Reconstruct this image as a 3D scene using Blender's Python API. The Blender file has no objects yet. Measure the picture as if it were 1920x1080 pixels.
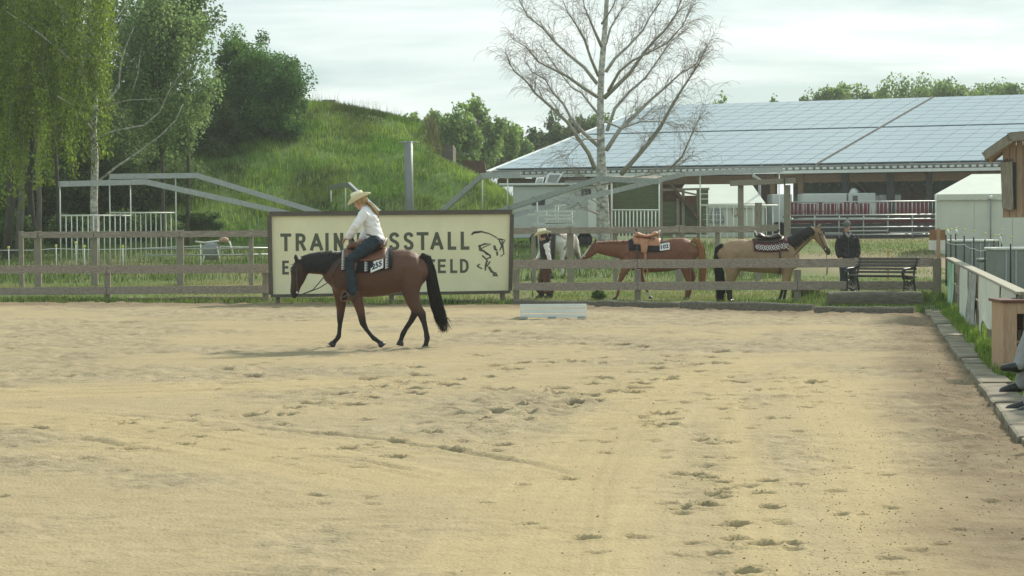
import bpy, bmesh, math, random
import numpy as np
from mathutils import Vector, Matrix
R = math.radians
S = bpy.context.scene
COL = S.collection

# ------------------------------------------------------------------ camera
F = 4000.0; H = 2.1; HORIZON = 403.0          # focal length in photo pixels, eye height, horizon row
cam_d = bpy.data.cameras.new('camera'); cam = bpy.data.objects.new('camera', cam_d); COL.objects.link(cam)
cam_d.sensor_width = 36; cam_d.lens = 36 * F / 1920; cam_d.clip_start = .1; cam_d.clip_end = 3000
CR = (Matrix.Rotation(R(90) - math.atan((540 - HORIZON) / F), 3, 'X') @ Matrix.Rotation(R(-.4), 3, 'Z'))
cam.matrix_world = Matrix.Translation((0, 0, H)) @ CR.to_4x4()
S.camera = cam

# ------------------------------------------------------------------ sky, sun, exposure
SUN_AZ, SUN_EL = R(38), R(36)                 # sun stands behind and to the right
wd = bpy.data.worlds.new('World'); S.world = wd; wd.use_nodes = True
nt = wd.node_tree; nt.nodes.clear()
def N(t, typ, **kw):
    n = t.nodes.new(typ)
    for k, v in kw.items():
        if k in n.inputs: n.inputs[k].default_value = v
        else: setattr(n, k, v)
    return n
out = N(nt, 'ShaderNodeOutputWorld'); bg = N(nt, 'ShaderNodeBackground'); bg.inputs['Strength'].default_value = .10
sky = N(nt, 'ShaderNodeTexSky'); sky.sky_type = 'NISHITA'; sky.sun_disc = False
sky.sun_elevation = SUN_EL; sky.sun_rotation = SUN_AZ; sky.air_density = 1.0; sky.dust_density = 2.0; sky.ozone_density = 1.0
tc = N(nt, 'ShaderNodeTexCoord'); mp = N(nt, 'ShaderNodeMapping'); mp.inputs['Scale'].default_value = (2.0, 2.0, 13.0); mp.inputs['Location'].default_value = (1.7, .1, .8)
n1 = N(nt, 'ShaderNodeTexNoise'); n1.inputs['Scale'].default_value = 2.2; n1.inputs['Detail'].default_value = 8; n1.inputs['Roughness'].default_value = .55; n1.inputs['Distortion'].default_value = .35
r1 = N(nt, 'ShaderNodeValToRGB'); r1.color_ramp.elements[0].position = .46; r1.color_ramp.elements[1].position = .70
mx = N(nt, 'ShaderNodeMix'); mx.data_type = 'RGBA'
mx2 = N(nt, 'ShaderNodeMix'); mx2.data_type = 'RGBA'; mx2.inputs[0].default_value = .86
mx2.inputs[7].default_value = (3.95, 5.2, 5.25, 1)      # thin veil of high cloud over the whole sky
mx.inputs[7].default_value = (8.1, 8.45, 8.15, 1)       # white cloud banks
L = nt.links.new
L(tc.outputs['Generated'], mp.inputs['Vector']); L(mp.outputs[0], n1.inputs['Vector']); L(n1.outputs['Fac'], r1.inputs[0])
L(sky.outputs[0], mx2.inputs[6]); L(mx2.outputs[2], mx.inputs[6]); L(r1.outputs[0], mx.inputs[0]); L(mx.outputs[2], bg.inputs['Color']); L(bg.outputs[0], out.inputs[0])
sun_d = bpy.data.lights.new('sun', 'SUN'); sun = bpy.data.objects.new('sun', sun_d); COL.objects.link(sun)
sun_d.energy = 3.2; sun_d.angle = R(6); sun_d.color = (1, .93, .8)
SD = Vector((math.sin(SUN_AZ) * math.cos(SUN_EL), math.cos(SUN_AZ) * math.cos(SUN_EL), math.sin(SUN_EL)))
sun.rotation_euler = SD.to_track_quat('Z', 'Y').to_euler()
S.view_settings.view_transform = 'Standard'; S.view_settings.look = 'None'; S.view_settings.gamma = 1
S.view_settings.exposure = .54
S.cycles.use_denoising = True
S.cycles.max_bounces = 6; S.cycles.transparent_max_bounces = 6; S.cycles.volume_bounces = 0

# ------------------------------------------------------------------ helpers
random.seed(7); RNG = np.random.default_rng(7)
def W(px, py, Y):                              # photo pixel at a chosen distance -> place in the world
    d = CR @ Vector(((px - 960) / F, -(py - 540) / F, -1)); return Vector((d.x / d.y * Y, Y, H + d.z / d.y * Y))
def G(px, py, z=0):                            # photo pixel on level ground
    d = CR @ Vector(((px - 960) / F, -(py - 540) / F, -1)); t = (z - H) / d.z; return Vector((d.x * t, d.y * t, z))
def sst(a, b, x): t = np.clip((np.asarray(x, float) - a) / (b - a), 0, 1); return t * t * (3 - 2 * t)
def gz(x, y): return 1.0 * float(sst(58, 110, y))      # the ground climbs gently behind the paddock
def GP(px, Y, dz=0): x = W(px, 403, Y).x; return Vector((x, Y, gz(x, Y) + dz))
def hsh(ix, iy, s):
    n = (ix.astype(np.int64) * 374761393 + iy.astype(np.int64) * 668265263 + s * 982451653) & 0x7fffffff
    n = ((n ^ (n >> 13)) * 1274126177) & 0x7fffffff
    return ((n ^ (n >> 16)) & 0xffff) / 65535.0
def vn(x, y, sc, s=0):                         # value noise, vectorised
    x = np.asarray(x, float) / sc; y = np.asarray(y, float) / sc; ix = np.floor(x); iy = np.floor(y); fx = x - ix; fy = y - iy
    fx = fx * fx * (3 - 2 * fx); fy = fy * fy * (3 - 2 * fy)
    a = hsh(ix, iy, s); b = hsh(ix + 1, iy, s); c = hsh(ix, iy + 1, s); d = hsh(ix + 1, iy + 1, s)
    return (a * (1 - fx) + b * fx) * (1 - fy) + (c * (1 - fx) + d * fx) * fy
def fbm(x, y, sc, s=0, o=4): return sum(vn(x, y, sc / 2 ** k, s + k) * .5 ** k for k in range(o)) / sum(.5 ** k for k in range(o))

def tag(o, label=None, cat=None, group=None, kind=None):
    for k, v in (('label', label), ('category', cat), ('group', group), ('kind', kind)):
        if v: o[k] = v
    return o
def thing(name, loc, label, cat, group=None, rz=0):
    o = bpy.data.objects.new(name, None); COL.objects.link(o); o.location = loc; o.rotation_euler = (0, 0, rz); o.empty_display_size = .1
    return tag(o, label, cat, group)
def rootloc(p):
    v = Vector((0, 0, 0))
    while p: v += p.location; p = p.parent
    return v
def link(name, me, mat=None, parent=None):
    o = bpy.data.objects.new(name, me); COL.objects.link(o)
    if mat is not None and not me.materials: me.materials.append(mat)
    if parent: o.parent = parent
    return o
def npmesh(name, V, Fc, smooth=False, attr=None):
    me = bpy.data.meshes.new(name); V = np.asarray(V, np.float32); Fc = np.asarray(Fc, np.int32); k = Fc.shape[1]
    me.vertices.add(len(V)); me.vertices.foreach_set('co', V.ravel()); me.loops.add(Fc.size); me.loops.foreach_set('vertex_index', Fc.ravel())
    me.polygons.add(len(Fc)); me.polygons.foreach_set('loop_start', np.arange(0, Fc.size, k, dtype=np.int32))
    me.update(calc_edges=True)
    if smooth: me.polygons.foreach_set('use_smooth', np.ones(len(Fc), bool))
    if attr is not None: setcol(me, attr)
    me.validate(); return me
def setcol(me, c):
    c = np.asarray(c, np.float32)
    if c.ndim == 1: c = np.repeat(c[:, None], 3, 1)
    a = me.color_attributes.new('tint', 'FLOAT_COLOR', 'POINT'); a.data.foreach_set('color', np.hstack([c, np.ones((len(c), 1), np.float32)]).ravel())

class MB:                                      # collects shapes in world coordinates into one mesh
    def __init__(s): s.v = []; s.f = []; s.sm = []
    def add(s, V, Fs, sm=False):
        n = len(s.v); s.v += [tuple(v) for v in V]; s.f += [tuple(i + n for i in f) for f in Fs]; s.sm += [sm] * len(Fs); return s
    def box(s, c, size, rot=None, j=0):
        hx, hy, hz = (q / 2 for q in size); M = rot or Matrix.Identity(3)
        P = [Vector(c) + M @ Vector((x * hx, y * hy, z * hz)) for x in (-1, 1) for y in (-1, 1) for z in (-1, 1)]
        return s.add(P, [(0, 1, 3, 2), (4, 6, 7, 5), (0, 4, 5, 1), (2, 3, 7, 6), (0, 2, 6, 4), (1, 5, 7, 3)])
    def beam(s, p, q, w, h, up=(0, 0, 1)):     # w sideways, h along up
        p, q = Vector(p), Vector(q); t = (q - p).normalized(); u = Vector(up)
        if abs(t.dot(u)) > .95: u = Vector((0, 1, 0))
        sd = t.cross(u).normalized(); u = sd.cross(t)
        P = [b + sd * (a * w / 2) + u * (c * h / 2) for b in (p, q) for a, c in ((-1, -1), (1, -1), (1, 1), (-1, 1))]
        return s.add(P, [(3, 2, 1, 0), (4, 5, 6, 7), (0, 1, 5, 4), (1, 2, 6, 5), (2, 3, 7, 6), (3, 0, 4, 7)])
    def tube(s, pts, rad, n=6, cap=True):
        pts = [Vector(p) for p in pts]; rad = rad if hasattr(rad, '__len__') else [rad] * len(pts); V = []; u = None
        for i, p in enumerate(pts):
            t = (pts[min(i + 1, len(pts) - 1)] - pts[max(i - 1, 0)]).normalized()
            if u is None: u = t.orthogonal().normalized()
            u = (u - t * u.dot(t)).normalized(); w = t.cross(u)
            for k in range(n):
                a = 2 * math.pi * k / n; V.append(p + (u * math.cos(a) + w * math.sin(a)) * rad[i])
        Fs = [(i * n + k, i * n + (k + 1) % n, (i + 1) * n + (k + 1) % n, (i + 1) * n + k) for i in range(len(pts) - 1) for k in range(n)]
        if cap: Fs += [tuple(range(n - 1, -1, -1)), tuple((len(pts) - 1) * n + k for k in range(n))]
        return s.add(V, Fs, True)
    def lathe(s, c, prof, n=16, sx=1, sy=1, M=None):
        V = []; M = M or Matrix.Identity(3)
        for r, z in prof:
            for k in range(n):
                a = 2 * math.pi * k / n; V.append(Vector(c) + M @ Vector((math.cos(a) * r * sx, math.sin(a) * r * sy, z)))
        Fs = [(i * n + k, i * n + (k + 1) % n, (i + 1) * n + (k + 1) % n, (i + 1) * n + k) for i in range(len(prof) - 1) for k in range(n)]
        Fs += [tuple(range(n - 1, -1, -1)), tuple((len(prof) - 1) * n + k for k in range(n))]
        return s.add(V, Fs, True)
    def quad(s, a, b, c, d): return s.add([a, b, c, d], [(0, 1, 2, 3)])
    def prism(s, poly, d):                     # polygon of points pushed along vector d
        n = len(poly); P = [Vector(p) for p in poly]; Q = [p + Vector(d) for p in P]
        return s.add(P + Q, [tuple(range(n - 1, -1, -1)), tuple(range(n, 2 * n))] + [(i, (i + 1) % n, n + (i + 1) % n, n + i) for i in range(n)])
    def build(s, name, mat, parent=None, bevel=0, local=False):
        o = Vector((0, 0, 0)) if local else rootloc(parent)
        me = bpy.data.meshes.new(name); me.from_pydata([(v[0] - o.x, v[1] - o.y, v[2] - o.z) for v in s.v], [], s.f); me.materials.append(mat)
        me.polygons.foreach_set('use_smooth', s.sm)
        bm = bmesh.new(); bm.from_mesh(me); bmesh.ops.recalc_face_normals(bm, faces=bm.faces)
        if bevel: bmesh.ops.bevel(bm, geom=bm.edges[:], offset=bevel, segments=1, affect='EDGES')
        bm.to_mesh(me); bm.free()
        return link(name, me, None, parent)

# ------------------------------------------------------------------ materials
MT = {}
def mat(name, col, rough=.8, var=.18, scale=6., stretch=(1, 1, 1), bump=0., bscale=None, metal=0., attr=False, spec=.3, col2=None, mottle=(.4, .65), coords='Object', trans=0., thr=0):
    m = bpy.data.materials.new(name); m.use_nodes = True; t = m.node_tree; b = t.nodes['Principled BSDF']; Lk = t.links.new
    b.inputs['Roughness'].default_value = rough; b.inputs['Metallic'].default_value = metal; b.inputs['Specular IOR Level'].default_value = spec
    c = N(t, 'ShaderNodeTexCoord'); mpn = N(t, 'ShaderNodeMapping'); mpn.inputs['Scale'].default_value = stretch; Lk(c.outputs[coords], mpn.inputs[0])
    nz = N(t, 'ShaderNodeTexNoise'); nz.inputs['Scale'].default_value = scale; nz.inputs['Detail'].default_value = 5; nz.inputs['Roughness'].default_value = .6; Lk(mpn.outputs[0], nz.inputs['Vector'])
    rp = N(t, 'ShaderNodeValToRGB'); rp.color_ramp.elements[0].position = mottle[0] - .1; rp.color_ramp.elements[1].position = mottle[1] + .1
    lo = [q * (1 - var) for q in col]; hi = [min(1, q * (1 + var)) for q in (col2 or col)]
    rp.color_ramp.elements[0].color = (*lo, 1); rp.color_ramp.elements[1].color = (*hi, 1); Lk(nz.outputs['Fac'], rp.inputs[0])
    cs = rp.outputs[0]
    if attr:
        at = N(t, 'ShaderNodeAttribute'); at.attribute_name = 'tint'; mu = N(t, 'ShaderNodeMix'); mu.data_type = 'RGBA'; mu.blend_type = 'MULTIPLY'; mu.inputs[0].default_value = 1
        Lk(cs, mu.inputs[6]); Lk(at.outputs['Color'], mu.inputs[7]); cs = mu.outputs[2]
    Lk(cs, b.inputs['Base Color'])
    if bump:
        n2 = N(t, 'ShaderNodeTexNoise'); n2.inputs['Scale'].default_value = bscale or scale * 4; n2.inputs['Detail'].default_value = 4; Lk(mpn.outputs[0], n2.inputs['Vector'])
        bp = N(t, 'ShaderNodeBump'); bp.inputs['Strength'].default_value = 1; bp.inputs['Distance'].default_value = bump; Lk(n2.outputs['Fac'], bp.inputs['Height']); Lk(bp.outputs[0], b.inputs['Normal'])
    if trans:
        tr = N(t, 'ShaderNodeBsdfTranslucent'); Lk(cs, tr.inputs['Color']); ms = N(t, 'ShaderNodeMixShader'); ms.inputs[0].default_value = trans
        Lk(b.outputs[0], ms.inputs[1]); Lk(tr.outputs[0], ms.inputs[2]); Lk(ms.outputs[0], t.nodes['Material Output'].inputs['Surface'])
    MT[name] = m; return m
WH = (1, 1, 1)
mat('weathered_wood', (.27, .225, .185), .85, .35, 5, (12, 12, 1), .004, 20, col2=(.27, .245, .19))
mat('rail_wood', (.28, .225, .185), .85, .35, 4, (1.2, 14, 14), .004, 14, col2=(.36, .295, .245))
mat('old_beam', (.17, .155, .12), .9, .4, 4, (1.5, 8, 8), .01, 10)
mat('pine_wood', (.43, .29, .19), .7, .2, 5, (10, 10, 1), .002)
mat('dark_wood', (.12, .055, .035), .6, .25, 5, (8, 8, 1), .002)
mat('shed_wood', (.12, .14, .072), .85, .3, 4, (1, 4, 12), .004)
mat('rust_board', (.13, .075, .05), .8, .3, 5, bump=.003)
mat('galvanised', (.40, .42, .41), .45, .15, 9, metal=.55, spec=.5)
mat('white_tube', (.66, .68, .62), .45, .12, 9)
mat('dark_steel', (.06, .065, .06), .5, .2, 8)
mat('cast_iron', (.022, .03, .027), .45, .2, 12, spec=.5)
mat('bench_slat', (.10, .095, .075), .7, .3, 5, (1, 14, 14), .002)
mat('white_paint', (.72, .75, .72), .5, .06, 3)
mat('white_vinyl', (.58, .61, .52), .5, .08, 1.5, bump=.01, bscale=2)
mat('tent_roof', (.70, .73, .64), .5, .04, 1.5, bump=.01, bscale=2)
mat('trailer_white', (.55, .58, .55), .35, .08, 2)
mat('dark_glass', (.02, .025, .03), .1, .1, 3, spec=.6)
mat('cream_board', (.80, .755, .50), .55, .07, 1.6)
mat('sign_ink', (.10, .11, .075), .6, .1, 3)
mat('sign_frame', (.115, .10, .08), .8, .3, 5, (1, 1, 8), .003)
mat('capping_wood', (.40, .375, .30), .85, .25, 4, (12, 1.2, 12), .003, 14)
mat('concrete', (.27, .26, .23), .9, .2, 4, bump=.01, bscale=18)
mat('kerb_stone', (.255, .225, .165), .9, .45, 2.2, bump=.012, bscale=14, attr=True)
mat('red_seat', (.16, .024, .034), .5, .2, 6)
mat('black_plastic', (.02, .022, .02), .5, .2, 8)
mat('grey_panel', (.24, .255, .245), .5, .12, 2, metal=.2)
mat('green_net', (.22, .28, .25), .9, .2, 3, trans=.6)
mat('steel_dark_frame', (.07, .07, .06), .6, .2, 4)
mat('hall_timber', (.30, .19, .11), .7, .2, 4, (1, 1, 6))
mat('cardboard', (.30, .17, .09), .8, .1, 5)
mat('paper', (.78, .78, .76), .7, .04, 4)
mat('yellow_plastic', (.62, .60, .12), .5, .1, 5)
mat('orange_plastic', (.6, .18, .04), .5, .1, 5)
mat('roof_metal', (.25, .26, .26), .4, .1, 3, metal=.5)
# ------------------------------------------------------------------ the ground, far and near
def axis(parts):
    o = []
    for a, b, st in parts: o += list(np.arange(a, b, st))
    return np.array(o + [parts[-1][1]])
KX = lambda y: 4.42 + .1605 * (np.asarray(y) - 18.3)     # inner edge of the kerb on the right
def BK(x): return np.interp(np.asarray(x, float), [-60, -12.7, -6, 0, 3, 6.5, 8.2, 9], [62, 52.9, 51.3, 49.8, 47.6, 45.3, 44.3, 43.9])      # far edge of the sand
BACK = 53.6
def gridmesh(name, xs, ys, zf):
    X, Y = np.meshgrid(xs, ys); Z = zf(X, Y); n = len(xs); V = np.stack([X, Y, Z], -1).reshape(-1, 3)
    i = (np.arange(len(ys) - 1)[:, None] * n + np.arange(n - 1)[None]).ravel()
    return npmesh(name, V, np.stack([i, i + 1, i + n + 1, i + n], 1), True), X.ravel(), Y.ravel()
xs = axis([(-320, -60, 26), (-60, -30, 3), (-30, 30, .5), (30, 60, 3), (60, 320, 26)]); ys = axis([(-60, 0, 10), (0, 46, 2), (46, 112, .5), (112, 160, 4), (160, 400, 40)])
def ground_z(X, Y):
    z = sst(58, 110, Y) + .05 * (fbm(X, Y, 3, 3) - .5) * sst(50.2, 52, Y) + .2 * sst(6.2, 7.2, X) * sst(10.6, 9.4, X) * sst(46.5, 47.2, Y) * sst(51, 49, Y)
    inside = (X < KX(Y) + .25) & (Y < BK(X) + .25) & (X > -40)
    return np.where(inside, -.12, z)
gm, GX, GY = gridmesh('ground', xs, ys, ground_z)
n = fbm(GX, GY, 4, 11); n2_ = fbm(GX, GY, 1.1, 21)
grass = np.array([.115, .165, .038]); dry = np.array([.20, .18, .07]); dirt = np.array([.30, .235, .14])
c = grass[None] + (dry - grass)[None] * np.clip((n - .45) * 3, 0, 1)[:, None]
path = np.clip(1.4 - np.abs(GY - (77 + .15 * (GX - 15))) / 8 + (n2_ - .5) * 1.2, 0, 1) * sst(8, 12, GX)
path = np.maximum(path, np.clip(1.3 - np.abs(GY - 97) / 4.5 + (n2_ - .5), 0, 1) * sst(8, 12, GX))
path = np.maximum(path, np.clip(1.2 - np.abs(GX - KX(GY) - 2.6) / 1.2 + (n2_ - .5), 0, 1) * (GY < 49))
path = np.maximum(path, sst(.55, .7, n2_) * .5 * (GY > 50) * (GY < 60))
c = c + (dirt - c) * np.clip(path, 0, 1)[:, None]
setcol(gm, c)
mat('ground_cover', WH, .95, .25, 5, bump=.03, bscale=30, attr=True)
tag(link('ground', gm, MT['ground_cover']), kind='structure')

# ------------------------------------------------------------------ the sand of the arena with its hoof prints and drag marks
P5 = [(830,268),(1280,358),(1170,395),(1095,412),(940,437),(1075,435),(470,468),(125,488),(740,516),(860,497),(680,546),(490,567),(1300,567),(1475,538),(1690,572),(1480,598),(330,600),(1620,507),(1320,400),(1390,376),(1555,340),(1550,357),(1680,326),(1720,305),(1600,320),(1500,318),(1570,288),(1550,260),(1860,252),(1805,214),(1825,294),(1880,345),(1885,425),(1810,455),(1890,480),(1880,555),(1720,540),(1415,333),(640,300),(45,187),(255,290),(1905,265),(1850,123),(935,288),(1300,275),(1390,303)]
P6 = [(490,186),(550,196),(600,218),(600,234),(540,243),(535,260),(465,278),(600,292),(600,303),(480,316),(305,320),(345,302),(178,338),(168,357),(100,380),(235,387),(300,380),(290,362),(450,352),(385,346),(475,333),(205,407),(65,452),(20,400),(65,430),(700,352),(735,375),(780,240),(740,220),(785,200),(690,246),(705,270),(240,175),(265,152),(345,162),(410,174),(345,225),(335,240),(130,240),(40,243),(60,134),(145,143),(235,237),(835,308),(1030,295),(1130,312),(1145,347),(1090,364),(1150,385),(1110,407),(560,436),(600,457),(570,480),(695,507),(720,533),(800,540),(740,600),(820,605),(670,662),(735,677),(780,690),(765,730),(740,780),(970,785),(840,850),(835,900),(940,925),(1040,920),(770,955),(870,1030),(1500,430),(640,390),(970,450),(960,688),(935,733),(880,375),(880,410),(920,340)]
prints = [G(x / 2, 560 + y / 2) for x, y in P5] + [G(960 + x / 2, 560 + y / 2) for x, y in P6]
nr, nc = 1020, 410
yr = 8.5 * np.exp(np.linspace(0, math.log((BACK + .12) / 8.5), nr))
u = np.linspace(0, 1, nc)
xl = -(4.2 + .25 * yr); xr = np.minimum(KX(yr) + .12, 9.9)
X = xl[:, None] + (xr - xl)[:, None] * u[None]; Y = np.repeat(yr[:, None], nc, 1)
Z = (fbm(X, Y, 3.0, 1, 3) - .5) * .05
rough = np.clip(sst(.36, .56, fbm(X, Y, 2.6, 5, 3)) * .8 + .2, 0, 1)
smooth_lane = np.zeros_like(X); tone = np.zeros_like(X)
def seg(pts):                                   # distance from a polyline, in metres
    d = np.full(X.shape, 1e9)
    for (a, b) in zip(pts[:-1], pts[1:]):
        ax, ay, bx, by = a.x, a.y, b.x, b.y; L2 = (bx - ax) ** 2 + (by - ay) ** 2
        t = np.clip(((X - ax) * (bx - ax) + (Y - ay) * (by - ay)) / L2, 0, 1); d = np.minimum(d, np.hypot(X - ax - t * (bx - ax), Y - ay - t * (by - ay)))
    return d
T5 = lambda l: [G(x / 2, 560 + y / 2) for x, y in l]
for ln, w, dep in (([(100,415),(300,428),(600,448),(900,474),(1300,515),(1620,560),(1990,620),(2300,700)], .06, .03), ([(-60,500),(300,520),(620,575),(820,612)], .06, .03), ([(-60,540),(180,575),(330,600)], .06, .03),
                   ([(-60,325),(400,328),(900,318),(1300,300),(1700,285)], .05, .02), ([(-60,350),(400,352),(900,340),(1300,330)], .05, .02), ([(-60,92),(500,86),(1100,82),(1500,75),(1920,92),(2600,120),(2860,150)], .10, .02), ([(500,70),(1000,68),(1300,72)], .07, .02),
                   ([(900,575),(1300,600),(1500,640),(1800,700)], .05, .03), ([(1920,290),(2200,275),(2500,260),(2700,235)], .06, .02)):
    d = seg(T5(ln)) + (vn(X, Y, .2, 77) - .5) * .05
    ends_ = T5(ln); fade = sst(0, 2.2, np.hypot(X - ends_[0].x, Y - ends_[0].y)) * sst(0, 2.2, np.hypot(X - ends_[-1].x, Y - ends_[-1].y)) * (.45 + .8 * sst(.35, .6, fbm(X, Y, .8, 79, 2))); dep *= .75
    Z -= fade * dep * np.exp(-(d / w) ** 2); Z += fade * dep * .4 * np.exp(-((d - w * 2) / w) ** 2); tone -= .20 * fade * np.exp(-(d / w) ** 2)
for ln, w in (([(-100,360),(500,345),(1000,330),(1300,312)], .9), ([(-100,430),(400,470),(900,560),(1500,690)], .8), ([(2860,230),(2500,330),(2350,480),(2250,700),(2200,1040)], .45), ([(1900,1100),(2050,800),(2250,560),(2420,420)], .55), ([(3560,1100),(3300,700),(3150,420),(3000,260)], .5), ([(2900,1100),(2800,700),(2730,420),(2680,280)], .25)):
    d = seg(T5(ln)); k = np.exp(-(d / w) ** 2); smooth_lane = np.maximum(smooth_lane, k); ks = np.exp(-(d / (2.2 * w)) ** 2) * (.65 if w > .3 else .15); st_ = (vn(d + .06 * vn(X, Y, 1.5, 7), d * 0 + w * 9, .13, 13) - .5) + .6 * (vn(d, d * 0 + w * 5, .05, 23) - .5); Z += ks * st_ * .016; tone += ks * st_ * .13
rough *= 1 - .8 * smooth_lane
Z += rough * ((fbm(X, Y, .34, 9, 3) - .5) * .07 + (fbm(X, Y, .14, 19, 2) - .5) * .055 + np.abs(vn(X, Y, .16, 14) - .5) * -.03)
Z += (vn(X, Y, .07, 15) - .5) * .014 * (.5 + rough)
tone += (fbm(X * .45, Y, .18, 81, 3) - .5) * .34 * (.3 + rough) + (fbm(X, Y, .7, 87, 2) - .5) * .08 + (vn(X, Y, .06, 83) > .86) * -.10 * (.4 + rough)
rs = np.random.default_rng(3)
extra = [Vector((rs.uniform(-11, 8), rs.uniform(13, 47), 0)) for _ in range(420)] + [q + Vector((rs.normal(0, .5), rs.normal(0, 1.2), 0)) for q in prints for _ in range(2)]
for i, p in enumerate(prints + extra):
    big = i < len(prints); near_ = p.y < 26 and p.x > 1.6; rad = rs.uniform(.07, .105) * (.75 if near_ else (1.1 if p.y > 22 else .9)) if big else rs.uniform(.035, .07); dep = (rs.uniform(.07, .11) * (.6 if near_ else 1)) if big else rs.uniform(.015, .05)
    a = rs.uniform(-.5, .5); el = rs.uniform(1.0, 1.4)
    j0, j1 = np.searchsorted(yr, p.y - .5), np.searchsorted(yr, p.y + .5)
    if j1 <= j0 + 1: continue
    w0 = xr[j0] - xl[j0]; i0 = max(0, int((p.x - .6 - xl[j1 - 1]) / (xr[j1 - 1] - xl[j1 - 1]) * nc) - 2); i1 = min(nc, int((p.x + .6 - xl[j0]) / w0 * nc) + 12)
    if i1 <= i0: continue
    sl = (slice(j0, j1), slice(i0, i1)); dx = X[sl] - p.x; dy = Y[sl] - p.y
    q = np.hypot((dx * math.cos(a) + dy * math.sin(a)) / el, -dx * math.sin(a) + dy * math.cos(a)) / rad * (1 + .8 * (vn(X[sl], Y[sl], .06, i) - .5))
    Z[sl] += -dep * np.exp(-(q / .95) ** 4) + dep * np.exp(-((q - 1.45) / .38) ** 2) * (.4 + vn(X[sl], Y[sl], .13, i + 5)) * (.2 + (.16 if big and p.y > 20 else .08) * sst(-.02, .08, dy))
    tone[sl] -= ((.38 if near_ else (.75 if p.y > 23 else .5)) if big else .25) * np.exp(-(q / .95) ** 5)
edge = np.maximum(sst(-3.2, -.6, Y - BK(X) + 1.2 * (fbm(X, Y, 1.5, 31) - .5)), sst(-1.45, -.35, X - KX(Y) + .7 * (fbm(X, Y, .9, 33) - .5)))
Z += edge * ((fbm(X, Y, .5, 41) - .5) * .06 + .01); Z -= .015 * sst(-.5, -.1, X - KX(Y))
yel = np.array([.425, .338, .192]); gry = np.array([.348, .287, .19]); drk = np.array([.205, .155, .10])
k = np.clip(.25 + rough * .55 + (fbm(X, Y, 1.2, 51) - .5) * .5 - smooth_lane * .45, 0, 1)[..., None]
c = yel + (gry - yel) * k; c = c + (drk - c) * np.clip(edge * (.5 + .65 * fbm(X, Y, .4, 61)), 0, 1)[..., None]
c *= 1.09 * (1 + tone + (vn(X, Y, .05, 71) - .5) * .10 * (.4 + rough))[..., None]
Z = np.maximum(Z, -.11); Z = np.where(Y > BK(X) + .14, -.4, Z)
i = (np.arange(nr - 1)[:, None] * nc + np.arange(nc - 1)[None]).ravel()
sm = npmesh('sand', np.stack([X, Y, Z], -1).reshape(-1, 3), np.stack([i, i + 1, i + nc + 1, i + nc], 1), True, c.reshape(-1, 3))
mat('sand', WH, .95, .22, 40, bump=.016, bscale=34, attr=True, spec=.1, coords='Object')
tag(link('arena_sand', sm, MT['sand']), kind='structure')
# sand that runs on outside the lens, to left and behind
m = MB(); m.quad((-40, -8, -.07), (KX(-8), -8, -.07), (KX(8.5) + .1, 8.5, -.07), (-40, 8.5, -.07)); m.quad((-40, 8.5, -.07), (-6.2, 8.5, -.07), (-17.4, BACK, -.07), (-40, 57, -.07))
mat('sand_beyond', (.42, .345, .19), .95, .15, 3, bump=.02, bscale=14)
tag(m.build('arena_sand_margin', MT['sand_beyond']), kind='structure')
# crumbs of sand and soil
rs = np.random.default_rng(5); V = []; Fc = []
oct_ = np.array([(1, 0, 0), (-1, 0, 0), (0, 1, 0), (0, -1, 0), (0, 0, 1), (0, 0, -1)], float); of = np.array([(0, 2, 4), (2, 1, 4), (1, 3, 4), (3, 0, 4), (2, 0, 5), (1, 2, 5), (3, 1, 5), (0, 3, 5)])
def crumb(x, y, r):
    j = min(nr - 1, np.searchsorted(yr, y)); ii = int(np.clip((x - xl[j]) / (xr[j] - xl[j]) * (nc - 1), 0, nc - 1)); z = Z[j, ii]
    Fc.extend((of + len(V)).tolist()); V.extend((oct_ * r * rs.uniform(.6, 1.3, (6, 1)) * np.array([1, 1, .7]) + np.array([x, y, z + r * .25])).tolist())
for _ in range(900):
    t = rs.uniform(0, 1); px = rs.normal(1640, 60) if t < .5 else (rs.normal(1545, 25) if t < .7 else rs.uniform(700, 1860)); p = G(px, 560 + 520 * rs.uniform(.15, 1) ** .8)
    if p.x < KX(p.y) - .1: crumb(p.x, p.y, rs.uniform(.003, .0085))
for _ in range(600):
    y = rs.uniform(13, 45); crumb(KX(y) - abs(rs.normal(.1, .35)) - .02, y, rs.uniform(.005, .013))
for p in prints:
    for _ in range(5): crumb(p.x + rs.normal(0, .16), p.y + rs.normal(0, .16), rs.uniform(.004, .010))
mat('soil_crumb', (.25, .20, .125), .95, .25, 9)
tag(link('sand_crumbs', npmesh('crumbs', V, Fc), MT['soil_crumb']), 'small dark crumbs of soil scattered on the sand', 'soil', kind='stuff')

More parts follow.
